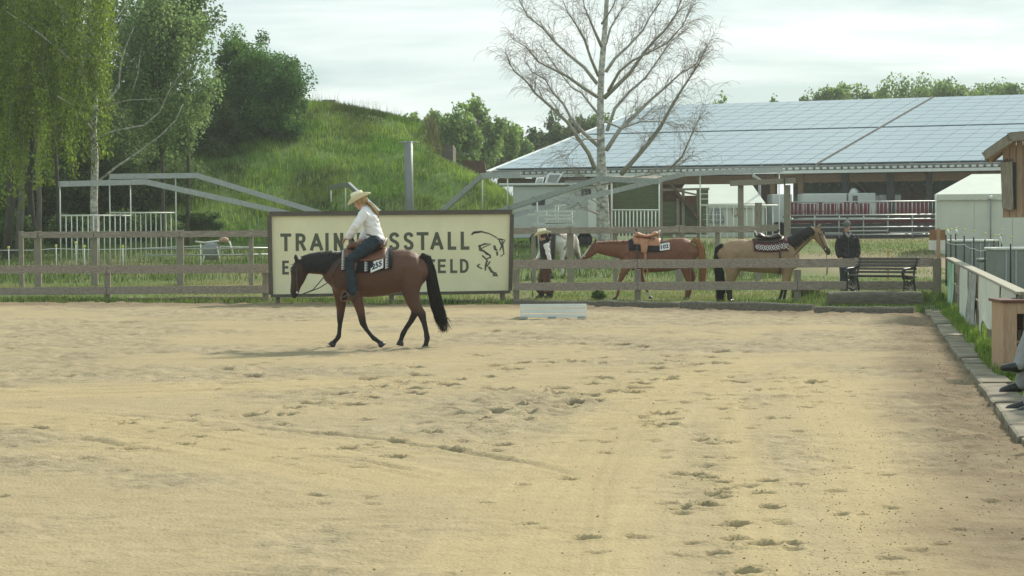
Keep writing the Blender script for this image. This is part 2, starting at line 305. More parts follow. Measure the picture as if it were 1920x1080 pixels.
# ------------------------------------------------------------------ kerb of stone slabs on the right, old beams along the back
kerb = tag(bpy.data.objects.new('kerb', None), kind='structure'); COL.objects.link(kerb); kerb.location = (KX(30), 30, 0)
y = 7.0; rs = np.random.default_rng(9)
while y < 48.2:
    ln = rs.uniform(.9, 1.5); x0, x1 = float(KX(y)) + rs.uniform(-.02, .03), float(KX(y + ln - .02)) + rs.uniform(-.02, .03); wd_ = rs.uniform(.32, .39)
    zt = rs.uniform(.05, .075); dz = rs.uniform(-.012, .012)
    m = MB(); a, b = y, y + ln - .015
    nn = 4; V = []; 
    for kx in range(nn + 1):
        f = kx / nn; yy = a + (b - a) * f; xx = x0 + (x1 - x0) * f + rs.uniform(-.007, .007)
        V += [(xx, yy, -.12), (xx + rs.uniform(0, .008), yy, zt + dz * f - .012), (xx + .03, yy, zt + dz * f), (xx + wd_, yy, zt + dz * f + rs.uniform(-.006, .006)), (xx + wd_ + .005, yy, -.1)]
    Fs = [(q * 5 + w, q * 5 + w + 1, q * 5 + w + 6, q * 5 + w + 5) for q in range(nn) for w in range(4)] + [(0, 1, 2, 3, 4), tuple(nn * 5 + w for w in (4, 3, 2, 1, 0))]
    m.add(V, Fs); ob = m.build('kerb_stone', MT['kerb_stone'], kerb); s = rs.uniform(.8, 1.15); setcol(ob.data, np.full(len(ob.data.vertices), s)); y += ln
def old_beam(p, q, h, w, label, sag=.0, mt='old_beam'):
    p, q = Vector(p), Vector(q); nn = 8; t = (q - p); sd = Vector((-t.y, t.x, 0)).normalized() * w; V = []
    for kx in range(nn + 1):
        f = kx / nn; b = p + t * f; hh = h * (1 + random.uniform(-.12, .1)); e = Vector((0, random.uniform(-.02, .02), 0)) - sd * .5
        V += [b + e + Vector((0, 0, -.15)), b + e + Vector((0, 0, hh - .03)), b + e + sd * .15 + Vector((0, 0, hh)), b + e + sd * .85 + Vector((0, 0, hh)), b + e + sd + Vector((0, 0, hh - .03)), b + e + sd + Vector((0, 0, -.15))]
    m = MB(); m.add(V, [(k_ * 6 + w_, k_ * 6 + w_ + 1, k_ * 6 + w_ + 7, k_ * 6 + w_ + 6) for k_ in range(nn) for w_ in range(5)] + [tuple(range(6)), tuple(nn * 6 + 5 - w_ for w_ in range(6))])
    return tag(m.build('edging_beam', MT[mt]), label, 'beam', 'old beams edging the sand')
def gb(px, py): p = G(px, py); p.z = 0; return p
old_beam(gb(118, 564), gb(335, 563), .07, .16, 'low weathered edging beam below the shortest fence post at far left')
old_beam(gb(338, 562.5), gb(505, 562), .08, .16, 'low weathered edging beam left of the cream sign board')
old_beam(gb(520, 563), gb(690, 564.5), .08, .16, 'low edging beam lying under the cream sign board left half')
old_beam(gb(725, 566), gb(960, 569), .07, .16, 'low edging beam lying under the cream sign board right half')
old_beam(gb(965, 571), gb(1120, 574), .12, .18, 'dark edging beam behind the white jump box')
old_beam(gb(1122, 575), gb(1275, 578), .14, .18, 'dark edging beam below the small round shrub')
old_beam(gb(1278, 580), gb(1525, 584), .17, .2, 'longest dark edging beam below the buckskin horse')
old_beam(gb(1528, 586), gb(1715, 588), .14, .22, 'dark edging beam in front of the bench log')
# ------------------------------------------------------------------ arena fence at the back, in two runs either side of the sign
def FYf(px): return float(np.interp(px, [-80, 0, 505, 960, 1495, 1757], [54.8, 54.5, 52.5, 51, 48.8, 48.5]))
def ipx(x, a): return float(np.interp(x, [q[0] for q in a], [q[1] for q in a]))
UP = [(-80, 505.5), (0, 505), (505, 503.5), (960, 495.5), (1360, 494), (1757, 492)]; LO = [(-80, 546.5), (0, 546), (505, 543), (960, 537), (1360, 535.5), (1757, 535)]
def fence_run(name, label, posts, ends, cat='fence'):
    f = thing(name, GP((ends[0] + ends[1]) / 2, FYf((ends[0] + ends[1]) / 2)), label, cat)
    for px, top in posts:
        p = GP(px, FYf(px) + .1); m = MB(); m.box((p.x, p.y, (top - .25) / 2), (.15, .12, top + .25)); m.build('post', MT['weathered_wood'], f, .008)
    xs_ = [ends[0]] + [p for p, _ in posts if ends[0] + 20 < p < ends[1] - 20] + [ends[1]]
    for tab, hh in ((UP, .205), (LO, .19)):
        for a, b in zip(xs_[:-1], xs_[1:]):
            m = MB(); p = W(a + .5, ipx(a, tab) + random.uniform(-.5, .5), FYf(a)); q = W(b - .5, ipx(b, tab) + random.uniform(-.5, .5), FYf(b) + random.uniform(-.004, .004))
            nn = 5; V = []
            for i in range(nn + 1):
                c0 = p.lerp(q, i / nn) + Vector((0, 0, random.uniform(-.006, .006))); h_ = hh + random.uniform(-.01, .01)
                V += [c0 + Vector((0, y_, z_)) for y_, z_ in ((-.025, -h_ / 2), (-.025, h_ / 2), (.025, h_ / 2), (.025, -h_ / 2))]
            m.add(V, [(i * 4 + k, i * 4 + (k + 1) % 4, i * 4 + 4 + (k + 1) % 4, i * 4 + 4 + k) for i in range(nn) for k in range(4)] + [(3, 2, 1, 0), tuple(nn * 4 + k for k in range(4))])
            m.build('rail', MT['rail_wood'], f)
    return f
fence_run('plank_fence', 'low weathered two-rail plank fence left of the cream sign board', [(-60, .9), (200, .78), (497, .8)], (-80, 503))
fence_run('plank_fence', 'low weathered two-rail plank fence running from sign board to corner post', [(967, .8), (1195, .8), (1495, .8)], (962, 1752))

# taller fence further back
Y2 = 64.0
f2 = thing('tall_rail_fence', GP(700, Y2), 'tall weathered rail fence of the back paddock with single top rail', 'fence')
for px in (39, 70, 176, 337, 470, 600, 860, 1000, 1069, 1153, 1273, 1345, 1420):
    p = GP(px, Y2 + .12); t = W(px, ipx(px, [(0, 434), (505, 430), (960, 425), (1480, 421)]), Y2).z
    m = MB(); m.box((p.x, p.y, (t + p.z - .1) / 2), (.20 if px in (70, 176, 337, 1069, 1273) else .13, .14, t - p.z + .1)); m.build('post', MT['weathered_wood'], f2, .01)
for a, b in ((39, 70), (72, 176), (176, 337), (337, 505), (505, 760), (760, 960), (960, 1069), (1069, 1273), (1273, 1425)):
    T2 = [(0, 441), (505, 438), (960, 433), (1480, 429)]
    m = MB(); m.beam(W(a + .5, ipx(a, T2), Y2), W(b - .5, ipx(b, T2), Y2), .06, .19); m.build('rail', MT['rail_wood'], f2, .006)
m = MB(); m.beam(W(1427, 428, Y2), W(1459, 427, Y2), .06, .2); m.build('rail', MT['shed_wood'] if 0 else MT['weathered_wood'], f2)
for yy in (467, 479):
    m = MB(); m.tube([W(270, yy, Y2 + .3), W(505, yy - 2, Y2 + .3)], .022, 6); m.build('tube_rail', MT['galvanised'], f2)

# electric tape on thin white stakes, far left
for i, (px, py) in enumerate(((16, 464), (105, 461), (158, 462), (230, 462), (142, 455), (376, 455))):
    Y = 70 if i % 2 else 71; p = GP(px, Y); t = W(px, py, Y)
    s = thing('fence_stake', p, ['white electric fence stake with yellow cap at far left edge', 'white electric fence stake with yellow cap right of the thick post', 'white electric fence stake just left of the birch trunk', 'white electric fence stake right of the birch trunk', 'short white electric fence stake behind the first divider gate', 'white electric fence stake beside the covered cart'][i], 'stake', 'electric fence stakes')
    MB().tube([p, t], .018, 6).build('shaft', MT['white_paint'], s)
    MB().lathe((t.x, t.y, t.z), [(.02, -.05), (.04, -.035), (.042, .02), (.025, .045)], 8).build('insulator', MT['yellow_plastic'], s)
tp = MB(); tp.tube([W(-60, 470, 70.4), W(16, 469, 70.4), W(60, 469, 70.4), W(105, 466, 70.4), W(158, 468, 70.4), W(230, 467, 70.4), W(376, 461, 70.4), W(505, 464, 70.4)], .012, 5)
tag(tp.build('electric_tape', MT['white_paint']), 'thin white electric tape strung between stakes behind the left fence', 'tape')

# ------------------------------------------------------------------ the sign board
SY = 51.5
sg = thing('sign_board', GP(732, SY), 'large cream sign board reading TRAININGSSTALL in dark wooden frame behind bay horse', 'sign')
TL, TR, BL, BR = W(505, 401, SY), W(960, 397, SY), W(508, 555, SY), W(957, 547.5, SY)
m = MB(); m.prism([TL + Vector((.04, .02, -.04)), TR + Vector((-.04, .02, -.04)), BR + Vector((-.04, .02, .04)), BL + Vector((.04, .02, .04))], (0, .04, 0)); m.build('panel', MT['cream_board'], sg)
for a, b, w_ in ((TL, TR, .11), (BL, BR, .07), (TL - Vector((0, 0, .056)), BL + Vector((0, 0, .036)), .1), (TR - Vector((0, 0, .056)), BR + Vector((0, 0, .036)), .1)):
    m = MB(); m.beam(a, b, .09, w_) if abs(a.z - b.z) < .5 else m.beam(a, b, w_, .09, (0, 1, 0)); m.build('frame_board', MT['sign_frame'], sg)
for px in (520, 733, 941):
    p = GP(px, SY + .12); m = MB(); m.box((p.x, p.y, .95), (.12, .1, 2.05)); m.build('post', MT['weathered_wood'], sg)
def text_mesh(name, body, p0, p1, height, matl, parent, bold=.02, yaw=0, depth=.004, local=False):
    cu = bpy.data.curves.new(name, 'FONT'); cu.body = body; cu.size = 1; cu.offset = bold; cu.extrude = .0; cu.resolution_u = 3
    o = bpy.data.objects.new(name, cu); COL.objects.link(o); dg = bpy.context.evaluated_depsgraph_get(); me = bpy.data.meshes.new_from_object(o.evaluated_get(dg)); bpy.data.objects.remove(o)
    co = np.array([v.co[:] for v in me.vertices]); x0, x1, y0, y1 = co[:, 0].min(), co[:, 0].max(), co[:, 1].min(), co[:, 1].max()
    p0, p1 = Vector(p0), Vector(p1); ux = (p1 - p0); uy = Vector((0, 0, 1)) * height if not isinstance(height, Vector) else height
    rl = Vector((0, 0, 0)) if local else rootloc(parent)
    for v, c_ in zip(me.vertices, co): v.co = p0 + ux * ((c_[0] - x0) / (x1 - x0)) + uy * ((c_[1] - y0) / (y1 - y0)) - rl
    me.materials.clear(); me.materials.append(matl); return link(name, me, None, parent)
ty = SY + .016
LET = {'T': [[(0, 1), (1, 1)], [(.5, 1), (.5, 0)]], 'L': [[(.12, 1), (.12, 0)], [(.12, 0), (1, 0)]], 'I': [[(.5, 1), (.5, 0)]], 'E': [[(.12, 1), (.12, 0)], [(.12, 1), (1, 1)], [(.12, .52), (.9, .52)], [(.12, 0), (1, 0)]], 'F': [[(.12, 1), (.12, 0)], [(.12, 1), (1, 1)], [(.12, .5), (.9, .5)]],
       'N': [[(.1, 0), (.1, 1)], [(.1, 1), (.9, 0)], [(.9, 0), (.9, 1)]], 'A': [[(0, 0), (.5, 1)], [(.5, 1), (1, 0)], [(.2, .3), (.8, .3)]], 'R': [[(.1, 0), (.1, 1)], [(.1, 1), (.62, 1), (.86, .92), (.95, .76), (.86, .58), (.62, .5), (.1, .5)], [(.55, .5), (.98, 0)]], 'D': [[(.1, 0), (.1, 1)], [(.1, 1), (.5, 1), (.8, .88), (.93, .65), (.93, .35), (.8, .12), (.5, 0), (.1, 0)]],
       'S': [[(.95, .8), (.86, .93), (.68, 1), (.36, 1), (.14, .93), (.06, .77), (.14, .62), (.4, .53), (.68, .45), (.9, .34), (.95, .2), (.85, .06), (.62, 0), (.34, 0), (.12, .07), (.03, .22)]], 'G': [[(.95, .78), (.84, .93), (.64, 1), (.4, 1), (.16, .9), (.06, .68), (.06, .32), (.16, .1), (.4, 0), (.62, 0), (.84, .08), (.95, .24)], [(.95, .24), (.95, .46)], [(.95, .46), (.58, .46)]]}
def letter(ch, z0, z1, top, bot, k):
    p0 = W(500 + z0 / 3.085, 320 + bot / 3.085, ty); p1 = W(500 + z1 / 3.085, 320 + top / 3.085, ty); w_, h_ = p1.x - p0.x, p1.z - p0.z; sw = .185 * h_ * (1 if ch != 'I' else 1); lm = MB(); q = 0
    X = lambda u: p0.x + sw / 2 + (w_ - sw) * u if ch != 'I' else (p0.x + p1.x) / 2
    for pl in LET[ch]:
        P = [Vector((X(u), ty - .0008 * q, p0.z + sw / 2 + (h_ - sw) * v)) for u, v in pl]; q += 1; n_ = len(P); V = []
        ext = sw * .5
        if n_ == 2: t = (P[1] - P[0]).normalized(); P = [P[0] - t * ext * (1 if abs(t.x) < .01 or abs(t.z) < .01 else .75), P[1] + t * ext * (1 if abs(t.x) < .01 or abs(t.z) < .01 else .75)]
        for i_, p in enumerate(P):
            t = (P[min(i_ + 1, n_ - 1)] - P[max(i_ - 1, 0)]).normalized(); s_ = Vector((-t.z, 0, t.x)); V += [p + s_ * sw / 2, p - s_ * sw / 2]
        lm.add(V, [(2 * i_, 2 * i_ + 1, 2 * i_ + 3, 2 * i_ + 2) for i_ in range(n_ - 1)])
    lm.build('letter', MT['sign_ink'], sg)
for k, (ch, z0, z1) in enumerate((('T', 80, 142), ('R', 163, 228), ('A', 250, 326), ('I', 340, 358), ('N', 384, 448), ('I', 474, 492), ('N', 518, 583), ('G', 606, 676), ('S', 706, 770), ('S', 790, 852), ('T', 868, 936), ('A', 947, 1022), ('L', 1043, 1096), ('L', 1118, 1172))):
    letter(ch, z0, z1, 363 - 11 * (z0 - 80) / 1090, 466 - 9 * (z0 - 80) / 1090, k)
for k, (ch, z0, z1) in enumerate((('E', 87, 128), ('F', 932, 974), ('E', 986, 1036), ('L', 1058, 1102), ('D', 1114, 1171))): letter(ch, z0, z1, 520 - 10 * (z0 - 80) / 1090, 601 - 10 * (z0 - 80) / 1090, k)
m = MB()
def stroke(pts, w0, w1=None):
    w1 = w1 or w0; P = [W(500 + x / 3.085, 320 + y / 3.085, ty) for x, y in pts]; n_ = len(P); V = []
    for i, p in enumerate(P):
        t = (P[min(i + 1, n_ - 1)] - P[max(i - 1, 0)]).normalized(); s_ = Vector((-t.z, 0, t.x)); f = i / (n_ - 1); w_ = 1.5 * (w0 + (w1 - w0) * f) * (.55 + .45 * math.sin(math.pi * min(1, f * 1.2 + .15))); V += [p + s_ * w_ / 2, p - s_ * w_ / 2]
    m.add(V, [(2 * i, 2 * i + 1, 2 * i + 3, 2 * i + 2) for i in range(n_ - 1)])
for pts, w_ in (([(1185, 372), (1198, 357), (1240, 352), (1290, 365), (1332, 388)], .034), ([(1190, 362), (1235, 356)], .03), ([(1333, 394), (1358, 398), (1378, 402), (1366, 425)], .03), ([(1362, 405), (1366, 440), (1372, 482), (1352, 496)], .03), ([(1345, 402), (1360, 435), (1348, 462)], .035),
                ([(1316, 432), (1322, 455), (1334, 462)], .05), ([(1332, 468), (1334, 492)], .05), ([(1228, 436), (1262, 424), (1298, 424), (1262, 440), (1240, 452)], .03), ([(1230, 430), (1236, 458), (1258, 466), (1280, 486)], .05), ([(1246, 490), (1270, 512), (1296, 500)], .035),
                ([(1262, 472), (1292, 490), (1296, 506)], .035), ([(1276, 516), (1268, 545), (1264, 578)], .04), ([(1292, 525), (1274, 555)], .035), ([(1216, 550), (1236, 540)], .03), ([(1218, 552), (1246, 568)], .035), ([(1284, 555), (1300, 582), (1322, 598)], .05), ([(1308, 604), (1334, 606), (1322, 588)], .05)):
    stroke(pts, w_)
m.build('emblem', MT['sign_ink'], sg)

# ------------------------------------------------------------------ corner post with notices, and the fence down the right side
CP = GP(1757, 48.5)
cp = thing('notice_post', CP, 'pale corner post carrying a brown board and white paper notices', 'post')
top = W(1757, 430, 48.5).z
MB().box((CP.x, CP.y, .5), (.17, .15, 1.1)).build('post', MT['weathered_wood'], cp, .01)
MB().box((CP.x + .02, CP.y - .05, (1.05 + top) / 2), (.075, .05, top - 1.0)).build('lath', MT['pine_wood'], cp)
a, b = W(1743, 431, 48.55), W(1773, 450, 48.55); MB().box(((a.x + b.x) / 2, 48.57, (a.z + b.z) / 2), (b.x - a.x, .02, a.z - b.z)).build('board', MT['cardboard'], cp)
for x0, x1 in ((1742, 1756), (1760, 1772)):
    a, b = W(x0, 451, 48.53), W(x1, 469, 48.53); MB().box(((a.x + b.x) / 2, 48.55, (a.z + b.z) / 2), (b.x - a.x, .01, a.z - b.z)).build('notice', MT['paper'], cp)
def FR(y): return float(KX(y)) + .66
sf = thing('side_fence', (FR(40), 40, 0), 'plank fence with wavy capping board running down the right side', 'fence')
ysf = [48.3, 46.4, 44.3, 41.0, 37.6, 34.2, 30.8, 27.3]
for i, yy in enumerate(ysf):
    MB().box((FR(yy) + .06, yy, .5), (.11, .13, 1.14)).build('post', MT['weathered_wood'], sf, .008)
for i, (a, b) in enumerate(zip(ysf[:-1], ysf[1:])):
    for z_, hh, nm in ((.93, .2, 'rail'), (.5, .16, 'rail')):
        MB().beam((FR(a) - .02, a - .01, z_), (FR(b) - .02, b + .01, z_ + random.uniform(-.03, .03)), .04, hh).build(nm, MT['weathered_wood'], sf, .004)
    w = random.uniform(-.02, .03); MB().beam((FR(a) + .02, a, 1.055), (FR(b) + .02, b, 1.055 + w * 0), .17, .035).build('capping_board', MT['capping_wood'], sf, .004)
# banners tied to the rails
def banner(y0, y1, z0, z1, matl, label, nm='banner', rip=.03, hem=.12):
    nu, nv = 14, 8; V = []
    for j in range(nv + 1):
        for i in range(nu + 1):
            f, g = i / nu, j / nv; yy = y0 + (y1 - y0) * f; zb = z0 + hem * math.sin(f * 7.3 + y0) * .5 * (1 - g) + hem * .3 * math.sin(f * 17 + 2) * (1 - g)
            V.append((FR(yy) - .055 - rip * (1 - g) * (1 + math.sin(f * 11 + g * 4 + y0)), yy, zb + (z1 - zb) * g))
    V += [(x + .012, y, z) for x, y, z in V]; n1_ = (nu + 1) * (nv + 1)
    Fs = [(j * (nu + 1) + i, j * (nu + 1) + i + 1, (j + 1) * (nu + 1) + i + 1, (j + 1) * (nu + 1) + i) for j in range(nv) for i in range(nu)]
    Fs += [tuple(n1_ + q for q in reversed(f)) for f in Fs]
    m = MB(); m.add(V, Fs, True); return tag(m.build(nm, matl), label, 'banner', 'banners on the side fence')
def banner_mat(name, base, c2, sc, lo, hi):
    m_ = mat(name, base, .5, .05, sc, (1, 1, 1), .01, 6, col2=c2, mottle=(lo, hi)); return m_
banner_mat('green_banner', (.10, .42, .20), (.55, .68, .55), 1.6, .45, .6); banner_mat('grey_banner', (.16, .17, .16), (.5, .52, .48), 5, .45, .62)
banner_mat('white_banner', (.60, .64, .55), (.68, .71, .62), 2, .4, .6); banner_mat('pale_banner', (.42, .46, .42), (.58, .60, .54), 2.5, .4, .6)
banner(47.5, 44.6, .10, 1.0, MT['green_banner'], 'green and white banner hanging nearest the corner post')
banner(42.0, 39.2, .0, 1.02, MT['white_banner'], 'narrow pale banner hanging left of the dark printed one')
banner(39.0, 36.4, .08, 1.02, MT['grey_banner'], 'dark grey printed banner in the middle of the side fence')
banner(35.6, 30.6, .22, 1.03, MT['white_banner'], 'large sagging white banner with torn lower hem', hem=.3)
banner(30.3, 27.5, .06, 1.03, MT['pale_banner'], 'grey banner stretched beside the wooden counter box')

# ------------------------------------------------------------------ wooden counter box at the end of the fence
q = W(1882, 562, 27.0); bx0 = q.x; bz = q.z
ct = thing('counter_box', (bx0 + .5, 27.2, 0), 'brown wooden counter box with open dark front at right edge', 'box')
MB().box((bx0 + .55, 27.3, bz - .02), (1.2, .7, .035)).build('top', MT['dark_wood'], ct, .004)
MB().box((bx0 + .09, 27.0, bz / 2 - .02), (.15, .03, bz - .04)).build('front_board', MT['pine_wood'], ct, .003)
MB().box((bx0 + .655, 27.0, bz - .11), (.98, .03, .14)).build('front_board', MT['pine_wood'], ct, .003)
MB().box((bx0 + .0, 27.3, bz / 2 - .02), (.025, .64, bz - .04)).build('side_panel', MT['pine_wood'], ct)
MB().box((bx0 + 1.1, 27.3, bz / 2 - .02), (.025, .64, bz - .04)).build('side_panel', MT['pine_wood'], ct)
MB().box((bx0 + .55, 27.6, bz / 2 - .03), (1.06, .025, bz - .06)).build('back_panel', MT['dark_wood'], ct)
MB().box((bx0 + .55, 27.32, bz * .45), (1.06, .5, .025)).build('shelf', MT['pine_wood'], ct)

# ------------------------------------------------------------------ white jump box on the sand
jy = 44.2; a, b = G(975, 598), G(1103, 601); jy = a.y
jb = thing('jump_box', ((a.x + b.x) / 2, jy, 0), 'low white painted plank jump box lying on the sand', 'jump box')
wdt = b.x - a.x; hz = W(975, 570, jy).z
for i, (z0, z1, tilt) in enumerate(((.03, .2, 0), (.215, .40, .0), (.415, .60, -.0))):
    z0, z1 = z0 / .6 * hz, z1 / .6 * hz
    MB().box((a.x + wdt / 2, jy + .03 * i, (z0 + z1) / 2), (wdt, .025, z1 - z0 - .012)).build('plank', MT['white_paint'], jb, .004)
for sx in (0, 1):
    m = MB(); m.prism([(a.x + sx * wdt + (.02 if sx == 0 else -.02), jy + .03, .01), (a.x + sx * wdt + (.02 if sx == 0 else -.02), jy + .45, .01), (a.x + sx * wdt + (.02 if sx == 0 else -.02), jy + .25, hz - .02), (a.x + sx * wdt + (.02 if sx == 0 else -.02), jy + .07, hz - .02)], (.02, 0, 0)); m.build('end_board', MT['white_paint'], jb)
for px in (982, 1035, 1090):
    p = W(px, 600, jy); MB().box((p.x, jy + .01, .02), (.16, .06, .05)).build('foot', MT['galvanised'], jb)

# ------------------------------------------------------------------ park bench on a big log
lg = thing('log_beam', G(1640, 579), 'thick grey log lying along the arena edge in front of the bench', 'log')
a, b = W(1553, 568, 46.8), W(1727, 567, 46.8); m = MB(); nn = 14; V = []; rr = .185
for i in range(nn + 1):
    f = i / nn; c0 = a.lerp(b, f); c0.z = .19 + .015 * math.sin(f * 5); k = 1.0 if 0 < i < nn else .93
    for j in range(14):
        an = 2 * math.pi * j / 14; r_ = k * (rr * (1 + .07 * math.sin(3 * an + f * 2)) + random.uniform(-.005, .005)); ca, sa = math.cos(an), math.sin(an)
        V.append(c0 + Vector((random.uniform(-.01, .01), math.copysign(abs(ca) ** .7, ca) * r_ * 1.15, math.copysign(abs(sa) ** .7, sa) * r_)))
m.add(V, [(i * 14 + j, i * 14 + (j + 1) % 14, i * 14 + 14 + (j + 1) % 14, i * 14 + 14 + j) for i in range(nn) for j in range(14)], True); m.add(V[:14], [tuple(range(13, -1, -1))]); m.add(V[-14:], [tuple(range(14))])
m.build('log', MT['old_beam'], lg)
by = 47.6
bn = thing('park_bench', W(1650, 558, by), 'park bench with black cast iron ends and weathered wooden slats', 'bench')
BZ = .15                                        # the bench stands on the low verge behind the log
def bp_(px, py, dy=0): return W(px, py, by + dy)
xL, xR = bp_(1597, 500).x, bp_(1709, 500).x; zt = W(1650, 484, by).z; zs = W(1650, 518, by).z; zf = W(1650, 556, by).z
for i in range(5):                               # back slats
    f = i / 4; z_ = zs + .09 + (zt - zs - .11) * f; MB().box(((xL + xR) / 2 + .05 * f, by + .20 + .10 * f, z_), (xR - xL + .12, .03, .05), Matrix.Rotation(R(-14), 3, 'X')).build('back_slat', MT['bench_slat'], bn, .006)
for i in range(4):
    MB().box(((xL + xR) / 2 - .03 + .03 * i, by - .28 + .125 * i, zs - .01 + .012 * (3 - i)), (xR - xL + .12, .1, .03)).build('seat_slat', MT['bench_slat'], bn, .006)
for x_ in (xL, xR):
    m = MB(); t_ = lambda l, r_: m.tube([(x_ + dx, by + dy, dz) for dx, dy, dz in l], r_, 8)
    t_([(-.04, -.36, zf), (-.03, -.33, zf + .12), (-.02, -.30, zs - .1), (-.02, -.33, zs - .02)], .022)
    t_([(.02, .30, zf), (.02, .26, zf + .15), (.01, .20, zs - .04), (.02, .2, zs + .1), (.05, .28, zt - .05), (.06, .33, zt + .02)], .024)
    t_([(-.02, -.34, zs - .02), (0, -.05, zs - .05), (.01, .2, zs - .04)], .024)
    t_([(-.03, -.36, zs + .02), (-.03, -.40, zs + .09), (-.03, -.36, zs + .16), (-.02, -.28, zs + .17), (0, -.05, zs + .18), (.02, .22, zs + .2)], .026)
    t_([(-.03, -.36, zs - .05), (-.03, -.31, zs + .07), (-.02, -.26, zs + .15)], .02)
    for k in range(3):                           # scrolls under the seat
        c_ = Vector((x_, by - .2 + .15 * k, zs - .14 - .03 * (k % 2))); m.tube([c_ + Vector((0, .055 * math.cos(t), .055 * math.sin(t))) for t in np.linspace(0, 2 * math.pi, 11)], .013, 5)
    t_([(-.02, -.3, zf + .2), (0, 0, zf + .15), (.02, .24, zf + .2)], .015)
    m.build('iron_end', MT['cast_iron'], bn)
bn.rotation_euler.z = R(-31)

# ------------------------------------------------------------------ horse walker: hub, column, six arms with hanging divider gates
wc = GP(767, 86); hw = thing('horse_walker', wc, 'galvanised horse walker with centre column, angled arms and hanging divider gates', 'horse walker')
ptop = W(767, 265, 86)
MB().tube([wc - Vector((0, 0, .2)), (wc.x, wc.y, ptop.z)], [.20, .175], 14).build('column', MT['grey_panel'], hw)
m = MB(); [m.tube([(wc.x, wc.y, ptop.z - .02), (wc.x + .42 * math.cos(a), wc.y + .42 * math.sin(a), ptop.z - .04)], .02, 5) for a in np.arange(6) * math.pi / 3]; m.build('cap', MT['galvanised'], hw)
hub = Vector((wc.x, wc.y, wc.z + .55)); MB().lathe(hub, [(.3, -.5), (.5, -.3), (.5, .2), (.3, .3)], 14).build('hub', MT['galvanised'], hw)
def arm(knee, tip, Yk, Yt, gates=None, gt=None, gbm=None, nb=0):
    k, t = W(*knee, Yk), W(*tip, Yt)
    a_ = MB(); a_.beam(hub + (k - hub).normalized() * .3, k, .13, .2); a_.beam(k - (t - k).normalized() * .04, t, .12, .2); arm_o = a_.build('arm', MT['galvanised'], hw)
    if knee[0] in (905, 1126): MB().tube([(wc.x, wc.y, ptop.z - .05), k], .006, 4).build('stay_cable', MT['galvanised'], arm_o)
    if gates:
        P = []
        for px in gates:
            f = (px - knee[0]) / (tip[0] - knee[0]); Yg = Yk + (Yt - Yk) * f; top_ = k.lerp(t, min(max(f, 0), 1)); x_ = W(px, 403, Yg).x; P.append((x_, Yg, top_.z, W(px, gt, Yg).z, W(px, gbm, Yg).z))
        for x_, Yg, z0, z1, z2 in P: MB().tube([(x_, Yg, z0 - .08), (x_, Yg, z2 if nb else z1)], .026, 6).build('hanger', MT['white_tube'], hw)
        if nb:
            g = MB(); A, B = P; g.tube([(A[0], A[1], A[3]), (B[0], B[1], B[3])], .03, 6); go = g.build('divider_gate', MT['white_tube'], hw); MB().tube([(A[0], A[1], A[4]), (B[0], B[1], B[4])], .03, 6).build('bottom_rail', MT['white_tube'], go)
            for i in range(1, nb):
                f = i / nb; x_, y_ = A[0] + (B[0] - A[0]) * f, A[1] + (B[1] - A[1]) * f; MB().tube([(x_, y_, A[3] + (B[3] - A[3]) * f), (x_, y_, A[4] + (B[4] - A[4]) * f)], .021, 6).build('bar', MT['white_tube'], go)
arm((368, 329), (205, 331), 82, 80.5, (206, 330), 399, 503, 13)
arm((272, 341), (111, 345), 79, 76, (113, 245), 404, 506, 13)
arm((654, 346), (619, 351), 95, 97, (621, 648), 400, 470, 0)
arm((905, 329), (976, 326), 83, 82.5, (905, 952), 400, 480, 0)
arm((1126, 335), (1237, 340), 80, 78, (1147, 1236), 394, 492, 13)
arm((1284, 326), (1466, 318), 86, 88, (1313, 1461), 385, 478, 12)
# ------------------------------------------------------------------ the hall with its solar roof
A = W(915, 321, 116.0); zE = A.z
lo_, hi_ = 90., 130.
for _ in range(50):
    mid = (lo_ + hi_) / 2
    if W(1870, 305, mid).z > zE: hi_ = mid
    else: lo_ = mid
B = W(1870, 305, lo_); e = (B - A); e.z = 0; e.normalize(); nb_ = Vector((-e.y, e.x, 0))      # along the eave, and back under the ridge
def proj(p):
    d = CR.transposed() @ (Vector(p) - Vector((0, 0, H))); return 960 + F * d.x / -d.z, 540 - F * d.y / -d.z
best = min(((abs(proj(A + nb_ * s + Vector((0, 0, r)))[0] - 1218) + abs(proj(A + nb_ * s + Vector((0, 0, r)))[1] - 201), s, r) for s in np.arange(14, 40, .25) for r in np.arange(1.5, 9, .1)))
SP, RZ = best[1], best[2]; LEN = 46.0
hall = thing('riding_hall', A.copy(), 'long open-sided riding hall with pale blue solar panel roof', 'building')
up = (nb_ * SP + Vector((0, 0, RZ))); upn = up.normalized(); rn = e.cross(upn).normalized()
def RP(s, t, off=0): return A + e * s + up * t + rn * off               # point on the roof: s metres along, t of the way up
m = MB(); m.prism([RP(0, 0), RP(LEN, 0), RP(LEN, 1), RP(0, 1)], -rn * .18); m.build('roof', MT['roof_metal'], hall)
m = MB(); dn = nb_ * SP - Vector((0, 0, RZ)); r0 = RP(0, 1) ; m.prism([r0, r0 + e * LEN, r0 + e * LEN + dn, r0 + dn], -rn * .18); m.build('rear_roof', MT['roof_metal'], hall)
m = MB(); m.prism([RP(-.12, -.005, .03), RP(.22, -.005, .03), RP(.22, 1, .03), RP(-.12, 1, .03)], -rn * .22); m.build('verge_trim', MT['white_paint'], hall)
